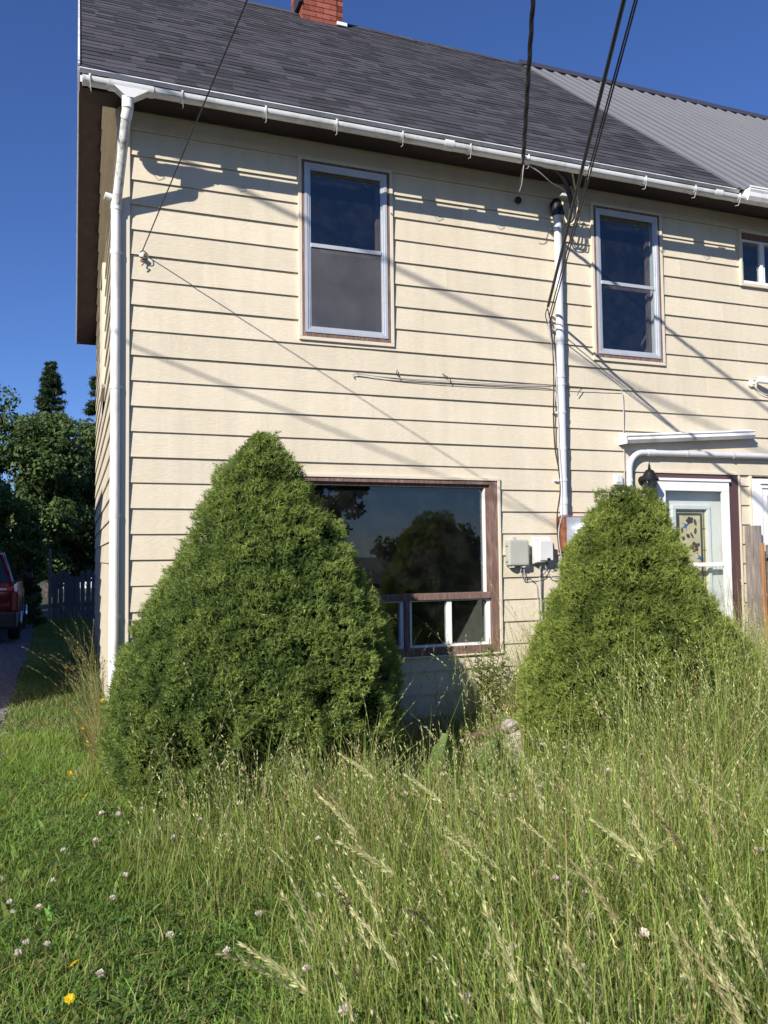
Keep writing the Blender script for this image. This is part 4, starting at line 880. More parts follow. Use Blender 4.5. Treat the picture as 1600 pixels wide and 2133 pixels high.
# ------------------------------------------------------------ the two dwarf spruces
def spruce(name, label, base, prof, lumps, ntuft, seed, peaks=None, squash=1.0, cols=((.062, .100, .026), (.165, .215, .052))):
    """prof: (z, radius, dx) rows bottom to top. lumps: list of (z, angle, size, out)"""
    g = np.random.default_rng(seed); root = thing(name, label, 'spruce', base)
    zt = prof[-1][0]; pz = np.array([p[0] for p in prof]); pr = np.array([p[1] for p in prof]); px = np.array([p[2] for p in prof])
    # clump centres over the surface
    NC = 1100; cz = g.uniform(.05, zt*.98, NC*3); keep = g.uniform(0, pr.max(), NC*3) < np.interp(cz, pz, pr)+.05; cz = cz[keep][:NC]; ca_ = g.uniform(0, 2*np.pi, len(cz))
    cr_ = np.interp(cz, pz, pr); CC = np.stack([cr_*np.cos(ca_)+np.interp(cz, pz, px), squash*cr_*np.sin(ca_), cz], 1); cs = g.uniform(.060, .115, len(cz)); chh = g.uniform(.4, 1, len(cz))
    def surf(z, a):
        r_ = np.interp(z, pz, pr); P = np.stack([r_*np.cos(a)+np.interp(z, pz, px), squash*r_*np.sin(a), z], 1)
        out = np.zeros(len(z)); 
        for i0 in range(0, len(z), 4000):
            d = np.linalg.norm(P[i0:i0+4000, None]-CC[None], axis=2)/cs[None]
            out[i0:i0+4000] = (np.clip(1-d*d, 0, 1)*chh[None]).max(1)
        N_ = unit(np.stack([np.cos(a), np.sin(a)/squash, np.full_like(a, .42)], 1))
        big = np.zeros(len(z))
        for (lz, la, ls, lo) in lumps:
            q = np.array([np.interp(lz, pz, pr)*math.cos(la)+np.interp(lz, pz, px), squash*np.interp(lz, pz, pr)*math.sin(la), lz]); d = np.linalg.norm(P-q, axis=1)/ls; big = np.maximum(big, lo*np.clip(1-d*d, 0, 1)**.6) if lo > 0 else big + lo*np.clip(1-d*d, 0, 1)
        if peaks:
            wz = np.clip((z-zt+.35)/.25, 0, 1)
            for dx_, hh_, sg_ in peaks: P[:, 2] += hh_*wz*np.exp(-((P[:, 0]-dx_)/sg_)**2)
        return P + N_*((out*.095 - .055) + big)[:, None], N_, out
    # dark inner body added so that no light leaks through
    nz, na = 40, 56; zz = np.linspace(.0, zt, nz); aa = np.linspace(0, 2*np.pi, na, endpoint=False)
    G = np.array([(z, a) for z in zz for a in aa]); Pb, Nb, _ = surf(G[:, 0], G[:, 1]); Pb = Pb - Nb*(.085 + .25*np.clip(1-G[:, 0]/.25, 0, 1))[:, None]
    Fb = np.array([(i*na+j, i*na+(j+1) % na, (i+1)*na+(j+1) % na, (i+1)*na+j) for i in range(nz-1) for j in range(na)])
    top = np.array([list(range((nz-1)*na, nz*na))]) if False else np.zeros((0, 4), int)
    put('inner_light_block', np_mesh('inner_light_block', Pb, [Fb], 'inner_dark'), root)
    MB().tube([(0, 0, -.05), (.02, .01, zt*.5), (px[-1], 0, zt*.9)], [.07, .045, .012], 10).build('trunk', 'bark', root, smooth=True)
    # tufts; even cover over the developed surface, only the outer shell
    M = ntuft*3; z = g.uniform(-.03, zt, M); keep = g.uniform(0, pr.max()*1.02, M) < np.interp(z, pz, pr)+.04; z = z[keep][:ntuft]; a = g.uniform(0, 2*np.pi, len(z))
    P, Nn, out = surf(z, a); n = len(P)
    P = P + Nn*(g.normal(-.01, .018, n))[:, None]
    tipd = unit(Nn + g.normal(0, .42, (n, 3)) + np.array([0, 0, .3]))
    vz = vnoise(P, 2.2, seed); vz2 = vnoise(P, 7, seed+3)
    k = np.clip(-.05 + .85*out + .22*vz + .3*vz2 + g.normal(0, .15, n), -.35, 1.2)[:, None]  # new tips lighter; shade of the crevices between clumps put into the colour
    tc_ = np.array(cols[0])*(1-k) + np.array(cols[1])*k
    ND = 9; parts = []
    for j in range(ND):
        d = unit(tipd + g.normal(0, .58, (n, 3))); L = g.uniform(.018, .034, n)
        A = P + tipd*(g.uniform(-.02, .012, n))[:, None]; B = A + d*L[:, None]
        sd_ = unit(np.cross(d, g.normal(0, 1, (n, 3)))); cc = tc_*np.exp(g.normal(0, .22, (n, 1)))
        parts.append(tris(A, B, g.uniform(.0017, .0028, n)[:, None], sd_, cc))
    V, F, T = merge(parts); c = put('foliage', np_mesh('foliage', V, F, 'needle', T), root); c['kind'] = 'stuff'
    return root
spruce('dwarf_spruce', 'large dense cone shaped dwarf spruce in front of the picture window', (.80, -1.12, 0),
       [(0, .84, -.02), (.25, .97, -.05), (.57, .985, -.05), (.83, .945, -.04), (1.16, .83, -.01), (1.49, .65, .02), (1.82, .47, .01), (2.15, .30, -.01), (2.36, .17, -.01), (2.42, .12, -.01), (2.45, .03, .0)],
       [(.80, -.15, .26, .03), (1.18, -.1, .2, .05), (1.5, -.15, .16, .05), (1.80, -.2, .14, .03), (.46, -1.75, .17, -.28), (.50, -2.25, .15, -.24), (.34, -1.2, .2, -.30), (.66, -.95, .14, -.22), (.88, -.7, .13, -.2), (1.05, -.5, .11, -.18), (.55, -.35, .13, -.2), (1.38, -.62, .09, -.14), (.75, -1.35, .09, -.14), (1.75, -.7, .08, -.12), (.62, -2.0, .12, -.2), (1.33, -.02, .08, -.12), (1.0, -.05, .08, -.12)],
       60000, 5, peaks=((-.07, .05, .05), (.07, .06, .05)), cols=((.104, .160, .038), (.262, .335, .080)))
S9 = .90
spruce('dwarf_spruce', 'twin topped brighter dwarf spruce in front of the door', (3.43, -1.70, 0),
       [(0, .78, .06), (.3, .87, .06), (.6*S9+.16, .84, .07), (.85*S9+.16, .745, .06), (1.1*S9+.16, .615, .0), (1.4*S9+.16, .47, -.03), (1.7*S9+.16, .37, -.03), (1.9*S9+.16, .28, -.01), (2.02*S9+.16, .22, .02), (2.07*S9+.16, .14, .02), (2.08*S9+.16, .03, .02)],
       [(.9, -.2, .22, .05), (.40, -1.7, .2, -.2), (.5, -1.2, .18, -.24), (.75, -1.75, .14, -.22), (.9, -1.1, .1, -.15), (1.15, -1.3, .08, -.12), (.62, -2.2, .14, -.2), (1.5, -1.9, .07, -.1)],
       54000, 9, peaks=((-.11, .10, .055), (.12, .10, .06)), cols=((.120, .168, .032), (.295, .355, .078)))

# ------------------------------------------------------------ lawn, meadow and weeds
CA = np.array(CAM); Rv, Uv, Wv = np.array(r2), np.array(u2), np.array(fw)
def in_view(P, mx=.62, near=.9):      # keep what stands within (and a good step beside) the field of view
    d = P - CA; dep = d@Wv; return (dep > near) & (np.abs(d@Rv) < mx*np.maximum(dep, .5) + .55)
SPR = [(.80, -1.16, .76), (3.43, -1.70, .78)]
def edge_x(y): return -.10 + .16*np.sin(y*1.3+.6) + .10*np.sin(y*3.1) + np.where(y > -1.4, -.35*np.clip((y+1.4)/1.2, 0, 1), 0)
def scatter(n, x0, x1, y0, y1, mx=.62, spr=True, wallclear=.03):
    P = np.stack([rng.uniform(x0, x1, n), rng.uniform(y0, y1, n), np.full(n, -.025)], 1)
    k = in_view(P, mx) & ~((P[:, 1] > -wallclear) & (P[:, 0] > -.16 + .026*np.maximum(P[:, 1], 0)))
    if spr:
        for cx, cy, r_ in SPR: k &= (P[:, 0]-cx)**2 + (P[:, 1]-cy)**2 > r_**2
    k &= ~((P[:, 0] > 6.15) & (P[:, 1] > -.3))
    return P[k]
def nz2(P, s, seed): return vnoise(P[:, :2], s, seed)
def tall_w(P): return np.clip((P[:, 0]-edge_x(P[:, 1]))/.75, 0, 1)
def hmap(P):                           # canopy height of the leaves
    t = tall_w(P); h = .24 + .10*nz2(P, 1.1, 4.2) + .18*np.clip((P[:, 0]-1.9)/1.5, 0, 1)*np.clip((P[:, 1]+3.6)/1.5, 0, 1)
    near = np.clip((P[:, 0]-1.6)/.2, 0, 1)*np.clip((3.4-P[:, 0])/.25, 0, 1)*np.clip((P[:, 1]+2.3)/.6, 0, 1)
    near2 = np.clip((P[:, 0]-1.1)/.35, 0, 1)*np.clip((3.0-P[:, 0])/.35, 0, 1)*np.clip((P[:, 1]+3.3)/.8, 0, 1)
    return t*h*(1-.70*np.maximum(near, .80*near2))
GREEN, TIP = (.044, .090, .013), (.305, .385, .095)  # shade of the gaps painted into the blade base, sunlit brightness into the tip
STRAW, STRAWT = (.24, .205, .085), (.40, .34, .17)
def blades(P, hmul, wmin, wmax, nseg, dry=.06, col=GREEN, tip=TIP, leanv=.25, bendv=.5, hs=None, windx=-.12):
    n = len(P); h = (hmap(P)+.05)*hmul if hs is None else hs
    h = h*np.exp(rng.normal(0, .30, n)); az = rng.uniform(0, 2*np.pi, n)
    lean = np.abs(rng.normal(0, leanv, n)); bend = np.abs(rng.normal(0, bendv, n))
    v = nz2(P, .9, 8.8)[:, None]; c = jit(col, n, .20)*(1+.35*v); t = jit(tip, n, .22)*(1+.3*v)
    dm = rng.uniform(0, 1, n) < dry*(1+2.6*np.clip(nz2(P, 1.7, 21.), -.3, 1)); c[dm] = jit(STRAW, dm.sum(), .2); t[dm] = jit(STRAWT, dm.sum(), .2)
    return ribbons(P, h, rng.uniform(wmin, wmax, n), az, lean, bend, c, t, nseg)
# mown strip on the left: short, fine, lighter blades
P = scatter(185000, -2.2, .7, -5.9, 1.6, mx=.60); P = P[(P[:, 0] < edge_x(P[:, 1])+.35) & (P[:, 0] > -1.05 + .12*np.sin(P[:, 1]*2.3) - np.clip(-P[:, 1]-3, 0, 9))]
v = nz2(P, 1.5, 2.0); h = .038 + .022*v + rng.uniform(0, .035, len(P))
lawn1 = blades(P, 1, .0034, .0062, 2, .10, (.046, .100, .014), (.265, .390, .080), .55, .6, hs=np.maximum(h, .018))  # lawn blades: gap shade and sunlit tips likewise put into the colours
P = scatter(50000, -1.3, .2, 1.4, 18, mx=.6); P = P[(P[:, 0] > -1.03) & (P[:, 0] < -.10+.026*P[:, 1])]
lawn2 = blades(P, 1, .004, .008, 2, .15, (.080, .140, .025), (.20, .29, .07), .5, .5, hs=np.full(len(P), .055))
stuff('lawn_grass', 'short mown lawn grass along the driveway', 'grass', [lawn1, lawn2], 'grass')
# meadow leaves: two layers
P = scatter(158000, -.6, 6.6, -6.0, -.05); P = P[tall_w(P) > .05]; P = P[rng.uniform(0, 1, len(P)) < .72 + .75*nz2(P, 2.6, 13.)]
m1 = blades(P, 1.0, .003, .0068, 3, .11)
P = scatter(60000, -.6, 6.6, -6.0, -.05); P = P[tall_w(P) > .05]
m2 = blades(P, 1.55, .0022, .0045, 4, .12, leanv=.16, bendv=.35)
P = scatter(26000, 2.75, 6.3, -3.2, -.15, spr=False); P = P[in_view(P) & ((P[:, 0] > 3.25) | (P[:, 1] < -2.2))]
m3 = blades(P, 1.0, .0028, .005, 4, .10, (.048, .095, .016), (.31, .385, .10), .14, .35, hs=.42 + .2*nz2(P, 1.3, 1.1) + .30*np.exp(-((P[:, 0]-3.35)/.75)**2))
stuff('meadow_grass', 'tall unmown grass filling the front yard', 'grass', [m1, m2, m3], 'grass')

# seeding stems: thin stalks with open panicles
def stalk_point(P, h, az, lean, bend, t):
    d = np.stack([np.cos(az), np.sin(az), 0*az], 1); c = P + d*((lean*t + bend*t**3)*h)[:, None]; c[:, 2] += h*(t - .22*np.minimum(bend, 1.6)*t**3); return c
def panicles(P, h, az, lean, bend, nsp, headlen, slen, spread, col, stemw=.0017, seg=6):
    n = len(P); parts = []; sc = jit((.17, .20, .06), n, .2); side = rng.normal(0, 1, (n, 3)); side[:, 2] = 0; side = unit(side)
    for i in range(seg):
        a, b = stalk_point(P, h, az, lean, bend, np.full(n, i/seg)), stalk_point(P, h, az, lean, bend, np.full(n, (i+1)/seg)); w_ = stemw*(1-.5*i/seg)
        V = np.stack([a-side*w_, a+side*w_, b+side*w_*.9, b-side*w_*.9], 1).reshape(-1, 3); parts.append((V, [(np.arange(n)*4)[:, None]+np.arange(4)], np.repeat(sc, 4, 0)))
    cc = jit(col, n, .18)
    for j in range(nsp):
        t = 1 - headlen*rng.uniform(0, 1, n); c = stalk_point(P, h, az, lean, bend, t); tg = unit(stalk_point(P, h, az, lean, bend, t+.02)-c)
        o = rng.normal(0, 1, (n, 3)); o = unit(o - tg*(o*tg).sum(1, keepdims=True)); sp = spread*(.4+1.1*(1-t)/headlen)*rng.uniform(.5, 1.2, n)
        d = unit(tg + o*sp[:, None] + np.array([0, 0, -.12])); L = slen*rng.uniform(.7, 1.25, n)
        C0 = c + d*(L*(.55+.9*sp*rng.uniform(0, 1, n)))[:, None]; wd = unit(np.cross(d, rng.normal(0, 1, (n, 3))))
        parts.append(quads(C0, d*(L*.5)[:, None], wd*(L*.11)[:, None], cc*np.exp(rng.normal(0, .15, (n, 1)))))
    return parts
WIND = math.pi - .25
P = scatter(6400, -.4, 6.4, -5.6, -.1); P = P[(tall_w(P) > .45)]; n = len(P)
pp = panicles(P, (hmap(P)*1.35+.22)*np.exp(rng.normal(0, .2, n)), WIND + rng.normal(0, 1.1, n), np.abs(rng.normal(.10, .1, n)), np.abs(rng.normal(.12, .12, n)), 13, .30, .019, .35, (.46, .44, .23))
P = scatter(2600, 2.5, 6.2, -3.2, -.2, spr=False); P = P[(P[:, 0] > 3.3) | (P[:, 1] < -2.5)]; n = len(P)
pp += panicles(P, .92*np.exp(rng.normal(0, .16, n)), WIND + rng.normal(0, 1.2, n), np.abs(rng.normal(.08, .08, n)), np.abs(rng.normal(.10, .12, n)), 16, .32, .020, .40, (.45, .44, .22))
P = scatter(2600, .6, 3.2, -4.2, -.2); P = P[(P[:, 1] < -2.9) | (P[:, 0] < 1.2)]; n = len(P)      # reddish thin bent grass
pp += panicles(P, .46*np.exp(rng.normal(0, .2, n)), rng.uniform(0, 6.3, n), np.abs(rng.normal(.05, .08, n)), np.abs(rng.normal(.06, .1, n)), 12, .35, .012, .30, (.34, .22, .11), .0011)
P = scatter(70, 1.75, 3.1, -.85, -.35, spr=False); n = len(P)
pp += panicles(P, .80*np.exp(rng.normal(0, .22, n)), rng.uniform(0, 6.3, n), np.abs(rng.normal(.1, .1, n)), np.abs(rng.normal(.14, .12, n)), 20, .35, .022, .45, (.45, .44, .23))
P = scatter(300, -.2, 5.2, -3.1, -2.0); n = len(P)   # stems standing before the spruces
pp += panicles(P, .62*np.exp(rng.normal(0, .25, n)), rng.uniform(0, 6.3, n), np.abs(rng.normal(.12, .12, n)), np.abs(rng.normal(.16, .15, n)), 14, .30, .019, .4, (.46, .44, .23))
stuff('seeding_grass', 'thin seeding grass stems standing above the meadow', 'grass', pp, 'seed')

# foreground stalks, each a thing: stem, leaf and a nodding brome head
def stalk_variant(k):
    g = np.random.default_rng(40+k); h = g.uniform(.66, .88); bend = g.uniform(.12, .50); lean = g.uniform(.03, .24)
    def c(t): return np.array([(lean*t + bend*t**3)*h, .012*math.sin(4*t+k), h*(t - .30*bend*t**3)])
    st = MB().tube([tuple(c(t)) for t in np.linspace(0, .99, 16)], [.0024*(1-.6*t) for t in np.linspace(0, 1, 16)], 5)
    hd = []
    hl = g.uniform(.18, .28)
    nb = 30
    for j in range(nb):
        t = 1 - hl*(j/nb); p = c(t); tg = c(min(t+.01, 1.02))-c(t-.01); tg /= np.linalg.norm(tg)
        nspk = 2 if j < 8 else 3
        for q in range(nspk):
            o = g.normal(0, 1, 3); o -= tg*(o@tg); o /= np.linalg.norm(o)
            d = tg + o*g.uniform(.14, .46) + np.array([0, 0, -.10]); d /= np.linalg.norm(d); L = g.uniform(.018, .030); off = g.uniform(0, .016)*(.3+j/nb)
            for rr in range(2):
                w_ = np.cross(d, o if rr else g.normal(0, 1, 3)); w_ /= np.linalg.norm(w_); hd.append((p+d*(off+L*.5), d*L*.5, w_*L*.085))
    C, U, W = (np.array([x[i] for x in hd]) for i in range(3)); col = jit((.30, .25, .13) if k == 2 else (.46, .45, .23), len(C), .22, .06)
    V, F, T = quads(C, U, W, col)
    stm = st.mesh('stem', 'seed', True); a = stm.color_attributes.new('tint', 'FLOAT_COLOR', 'POINT'); a.data.foreach_set('color', np.tile((.17, .20, .055, 1), len(stm.vertices)).astype(np.float32))
    lv = ribbons(np.array([[0, 0, .12], [.01, 0, .25]]), np.array([.34, .30]), np.array([.006, .005]), np.array([2.2, -1.2]), np.array([.2, .3]), np.array([.9, .9]), np.tile((.09, .14, .03), (2, 1)), np.tile((.19, .23, .06), (2, 1)), 6, np.zeros(2))
    return stm, np_mesh('seed_head', V, F, 'seed', T), np_mesh('leaf', lv[0], lv[1], 'grass', lv[2])
SV = [stalk_variant(k) for k in range(7)]
spots = []
g = np.random.default_rng(77)
while len(spots) < 62:
    dep = g.uniform(1.35, 3.9); fx = g.uniform(-.30, .52); x = CA[0] + Wv[0]*dep + Rv[0]*fx*dep; y = CA[1] + Wv[1]*dep + Rv[1]*fx*dep
    if x > edge_x(np.array([y]))[0]+.22 and y < -2.0 and g.uniform() < (.25 + 1.1*np.clip(fx+.30, 0, 1)): spots.append((x, y))
for i, (x, y) in enumerate(spots):
    s_, hd, lf = SV[i % 7]; t = thing('grass_stalk', 'tall pale seeding grass stalk nodding over the near meadow', 'grass stalk', (x, y, -.02), WIND + random.gauss(0, .75), 'nodding grass stalks in the near meadow')
    q_ = random.uniform(.72, 1.0); t.scale = (q_, q_, q_*random.uniform(.95, 1.15)); put('stem', s_, t); put('seed_head', hd, t); put('leaf', lf, t)

# clover leaves and broad weeds as ground cover
def rosette_leaves(P, h, size, col, nleaf=3, up_=.5):
    n = len(P); parts = []; az0 = rng.uniform(0, 6.28, n)
    for j in range(nleaf):
        az = az0 + j*2*np.pi/nleaf + rng.normal(0, .15, n); d = unit(np.stack([np.cos(az), np.sin(az), rng.normal(.25, .25, n)], 1)); w_ = unit(np.cross(d, np.array([0, 0, 1.])))
        C0 = P + np.array([0, 0, 1.])*h[:, None] + d*(size*.55)[:, None]; U = d*(size*.5)[:, None]; W = w_*(size*.42)[:, None]; cc = col*np.exp(rng.normal(0, .12, (n, 1)))
        V = np.stack([C0-U, C0-U*.2+W*.9, C0+U*.55+W, C0+U*.95, C0+U*.55-W, C0-U*.2-W*.9], 1).reshape(-1, 3)
        parts.append((V, [(np.arange(n)*6)[:, None]+np.arange(6)], np.repeat(cc, 6, 0)))
    return parts
P = scatter(33000, -1.6, 6.2, -5.9, -.1); P = P[(nz2(P, 1.2, 6.6) > -.15)]; n = len(P); t = tall_w(P)
cl = rosette_leaves(P, .03 + rng.uniform(0, .03, n) + t*rng.uniform(.02, .20, n), rng.uniform(.011, .022, n), jit((.085, .155, .038), n, .3))
P = scatter(2300, -.9, 6.0, -5.4, -.15); P = P[(P[:, 0] > -.75) & (rng.uniform(0, 1, len(P)) < .28 + tall_w(P))]; n = len(P); t = tall_w(P)
col = jit((.16, .235, .055), n, .3); parts = []
for j in range(4):
    az = rng.uniform(0, 6.28, n); parts.append(ribbons(P, rng.uniform(.05, .11, n)*(1+.9*t), rng.uniform(.010, .026, n), az, np.abs(rng.normal(.5, .2, n)), rng.uniform(.3, .8, n), col, col*1.25, 4, np.zeros(n)))
stuff('clover_leaves', 'low clover and broad leaved weeds under the grass', 'ground cover', cl + parts, 'leaf')

# clover blossoms
def clover_mesh(k):
    g = np.random.default_rng(k); n = 70; d = unit(g.normal(0, 1, (n, 3))); d[:, 2] = np.abs(d[:, 2])*1.1-.35; d = unit(d); A = d*.004; B = d*(.0125*g.uniform(.85, 1.15, n))[:, None] + np.array([0, 0, .003])
    c = jit((.74, .69, .62), n, .12, .03); low = d[:, 2] < .05; c[low] = jit((.55, .42, .37), low.sum(), .12, .03)
    V, F, T = tris(A, B, .0026, unit(np.cross(d, g.normal(0, 1, (n, 3)))), c); V2, F2, T2 = tris(B, A, .0022, unit(np.cross(d, g.normal(0, 1, (n, 3)))), c)
    V, F, T = merge([(V, F, T), (V2, F2, T2)]); return np_mesh('blossom', V, F, 'petal', T)
CM = [clover_mesh(k) for k in range(4)]
def green_tube(name, pts, r_, col=(.10, .15, .035, 1)):
    me = MB().tube(pts, r_, 5).mesh(name, 'leaf'); a = me.color_attributes.new('tint', 'FLOAT_COLOR', 'POINT'); a.data.foreach_set('color', np.tile(col, len(me.vertices)).astype(np.float32)); return me
CS = green_tube('stem', [(.02, .01, -1), (.008, 0, -.5), (0, 0, 0)], .0016)
P = scatter(420, -1.0, 5.0, -4.9, -1.4, mx=.50); ok = []
for p in P:
    if all((p[0]-q[0])**2+(p[1]-q[1])**2 > .06**2 for q in ok) and mnoise.noise((p[0]*1.3, p[1]*1.3, 5)) > -.22: ok.append(p)
for i, p in enumerate(ok[:120]):
    tl = float(tall_w(p[None])[0]); h = .075 + random.uniform(0, .03) + tl*random.uniform(.10, .30)
    t = thing('clover_flower', 'small white clover flower ' + ('among the tall meadow grass' if tl > .4 else 'in the short mown grass'), 'clover', (p[0], p[1], -.02), random.uniform(0, 6), 'clover flowers in the ' + ('meadow' if tl > .4 else 'lawn'))
    put('blossom', CM[i % 4], t, (0, 0, h), (random.uniform(-.4, .4), random.uniform(-.4, .4), 0), random.uniform(.95, 1.35)); put('stem', CS, t, (0, 0, h), None, (1, 1, h))
# yellow hawkweed and dandelion flowers
def yellow_mesh(k):
    g = np.random.default_rng(90+k); parts = []
    for ring_, nn, L, e in ((0, 13, .016, .15), (1, 10, .011, .5)):
        az = np.arange(nn)*2*np.pi/nn + g.normal(0, .08, nn); d = unit(np.stack([np.cos(az), np.sin(az), np.full(nn, e)], 1)); w_ = np.stack([-np.sin(az), np.cos(az), 0*az], 1); L_ = L*g.uniform(.85, 1.1, nn)
        C0 = d*(L_*.55)[:, None]; U = d*(L_*.5)[:, None]; W = w_*.0028
        V = np.stack([C0-U-W*.5, C0-U+W*.5, C0+U+W, C0+U-W], 1).reshape(-1, 3); parts.append((V, [(np.arange(nn)*4)[:, None]+np.arange(4)], np.repeat(jit((.72, .50, .02), nn, .08, .03), 4, 0)))
    V, F, T = merge(parts); return np_mesh('blossom', V, F, 'petal', T)
YM = [yellow_mesh(k) for k in range(3)]
YF = [((-.45, -3.46, .10), 'yellow hawkweed flower in the short grass at the lower left, higher of two'), ((-.47, -3.72, .10), 'yellow hawkweed flower in the short grass at the lower left, lower of two'),
      ((-.38, -1.36, .16), 'yellow hawkweed flower low beside the left spruce, nearest the viewer'), ((-.44, -.72, .16), 'yellow hawkweed flower left of the spruce, second from the viewer'),
      ((-.33, .61, .20), 'yellow hawkweed flower on the lawn left of the downspout foot'), ((-.31, .03, .18), 'small yellow flower between the spruce and the lawn edge'),
      ((-.23, -.20, .18), 'small yellow flower close against the left spruce'), ((-.44, 3.2, .40), 'yellow flower on a long arching stalk left of the downspout'),
      ((-.20, -.02, .52), 'orange yellow flower in the dry grass tuft beside the downspout'), ((2.99, -.75, .34), 'yellow flower at the foot of the wall left of the right spruce')]
for i, ((x, y, h), lab) in enumerate(YF):
    t = thing('yellow_flower', lab, 'flower', (x, y, -.02), random.uniform(0, 6)); put('blossom', YM[i % 3], t, (0, 0, h+.02), (.5, -.25, 0), random.uniform(1.1, 1.5)); put('stem', CS, t, (0, 0, h+.02), None, (1, 1, h+.02))

# dry grass tuft at the downspout foot
n = 130; P = np.stack([rng.normal(-.205, .025, n), rng.normal(-.10, .10, n), np.full(n, -.02)], 1); P[:, 0] = np.minimum(P[:, 0], -.17)
dt = ribbons(P, .42*np.exp(rng.normal(0, .3, n)), rng.uniform(.003, .006, n), math.pi + rng.normal(0, .9, n), np.abs(rng.normal(.08, .08, n)), np.abs(rng.normal(.15, .22, n)), jit((.13, .15, .045), n, .2), jit((.36, .29, .12), n, .2), 5)
n = 14; P = np.stack([rng.normal(-.22, .025, n), rng.normal(-.05, .16, n), np.full(n, -.02)], 1); P[:, 0] = np.minimum(P[:, 0], -.17)
dp_ = panicles(P, .62*np.exp(rng.normal(0, .2, n)), math.pi + rng.normal(0, .7, n), np.abs(rng.normal(.10, .1, n)), np.abs(rng.normal(.30, .25, n)), 16, .3, .02, .35, (.34, .26, .12))
V, F, T = merge([dt] + dp_); tf = thing('dry_grass_tuft', 'tall yellowed grass tuft at the foot of the white downspout', 'grass tuft', (0, 0, 0)); put('blades', np_mesh('blades', V, F, 'grass', T), tf)
n = 160; P = np.stack([rng.uniform(-.35, -.12, n), rng.uniform(.4, 6.5, n), np.full(n, -.02)], 1); P[:, 0] += .026*P[:, 1]
V, F, T = merge(panicles(P, .60*np.exp(rng.normal(0, .3, n)), math.pi + rng.normal(0, .8, n), np.abs(rng.normal(.10, .1, n)), np.abs(rng.normal(.25, .2, n)), 16, .4, .03, .4, (.17, .16, .08)) + [ribbons(np.repeat(P, 5, 0) + rng.normal(0, .04, (n*5, 3))*[1, 1, 0], rng.uniform(.2, .5, n*5), rng.uniform(.005, .009, n*5), rng.uniform(0, 6.28, n*5), np.abs(rng.normal(.15, .1, n*5)), np.abs(rng.normal(.3, .2, n*5)), jit((.07, .10, .03), n*5), jit((.14, .16, .06), n*5), 4)])
ug = thing('wall_grass', 'unmown strip of grass along the foot of the gable wall', 'grass', (0, 0, 0)); ug['kind'] = 'stuff'; put('blades', np_mesh('blades', V, F, 'grass', T), ug)

# broad leaved weed plants at the foundation
def big_leaf(seed, L, W):
    g = np.random.default_rng(seed); mb = MB(); nu, nv = 9, 6; vs = []
    for i in range(nu+1):
        t = i/nu; half = W*.5*(math.sin(math.pi*min(1, t*.92+.06))**.6)*(1-.25*t); cz = L*t*(1-.12*t); cy = -.05*L*t - .16*L*t*t
        for j in range(nv+1):
            s_ = (j/nv-.5)*2; wv = .012*math.sin(i*2.3+s_*5+seed)*(abs(s_)**2) ; vs.append((half*s_, cy + .035*L*abs(s_)*2 + wv + g.normal(0, .002), cz + g.normal(0, .003)))
    mb.add(vs, [(i*(nv+1)+j, i*(nv+1)+j+1, (i+1)*(nv+1)+j+1, (i+1)*(nv+1)+j) for i in range(nu) for j in range(nv)])
    me = mb.mesh('leaf', 'leaf', True); a = me.color_attributes.new('tint', 'FLOAT_COLOR', 'POINT'); n = len(me.vertices); c = np.ones((n, 4), np.float32); c[:, :3] = jit((.17, .26, .07), n, .10, .03)
    for i in range(nu+1): c[i*(nv+1)+nv//2, :3] = (.19, .25, .10)
    a.data.foreach_set('color', c.ravel()); return me
for (x, y, lab, ls) in ((1.86, -1.72, 'broad leaved dock with tall ruffled upright leaf below the picture window', ((.48, .22, .15, 0), (.24, .13, -.9, .35), (.22, .13, 1.1, .4))), (2.20, -1.72, 'broad leaved dock right of the taller one below the picture window', ((.42, .22, -.1, .1), (.26, .14, .8, .4), (.2, .12, -1.3, .5))), (1.62, -1.90, 'low broad leaved dock near the left spruce below the window', ((.30, .18, .6, .4), (.28, .17, -.7, .4), (.18, .12, 2.2, .6))), (1.62, -2.28, 'patch of dark broad leaves in front of the left spruce', ((.2, .13, .3, .5), (.2, .13, -.6, .6), (.17, .11, 1.5, .5)))):
    t = thing('dock_plant', lab, 'weed', (x, y, -.02))
    for k, (L, W, rz, rx) in enumerate(ls): put('leaf', big_leaf(int(x*100)+k, L, W), t, (random.uniform(-.03, .03), random.uniform(-.02, .02), .03), (rx, 0, rz))
# leafy sapling against the wall
def sapling(name, label, loc, h, nb, nl, col, leaf=.045):
    g = np.random.default_rng(3); root = thing(name, label, 'weed', loc); C, U, W = [], [], []; 
    for b in range(nb):
        dx, dy = g.normal(0, .06), g.normal(0, .04); hh = h*g.uniform(.75, 1.05); pts = [(dx*.3*t + .9*dx*t*t, dy*t, hh*t) for t in np.linspace(0, 1, 7)]
        put('stem', green_tube('stem', pts, .0035, (.12, .13, .05, 1)), root)
        for k in range(nl):
            t = g.uniform(.30, 1.0); p = np.array([dx*.3*t+.9*dx*t*t, dy*t, hh*t]); az = g.uniform(0, 6.28); d = np.array([math.cos(az), math.sin(az)*.7, g.uniform(.0, .6)]); d /= np.linalg.norm(d); L = leaf*g.uniform(.6, 1.2); w_ = np.cross(d, [0, 0, 1]) + g.normal(0, .3, 3); w_ /= np.linalg.norm(w_)
            off = g.uniform(.01, .12)*(1.2-t); C.append(p+d*(off+L*.5)); U.append(d*L*.5); W.append(w_*L*.19)
    V, F, T = quads(np.array(C), np.array(U), np.array(W), jit(col, len(C), .25)); put('foliage', np_mesh('foliage', V, F, 'leaf', T), root); return root
sapling('wall_weed', 'leafy green weed growing up to the picture window sill', (2.98, -.22, 0), .86, 9, 60, (.19, .25, .065), .06)
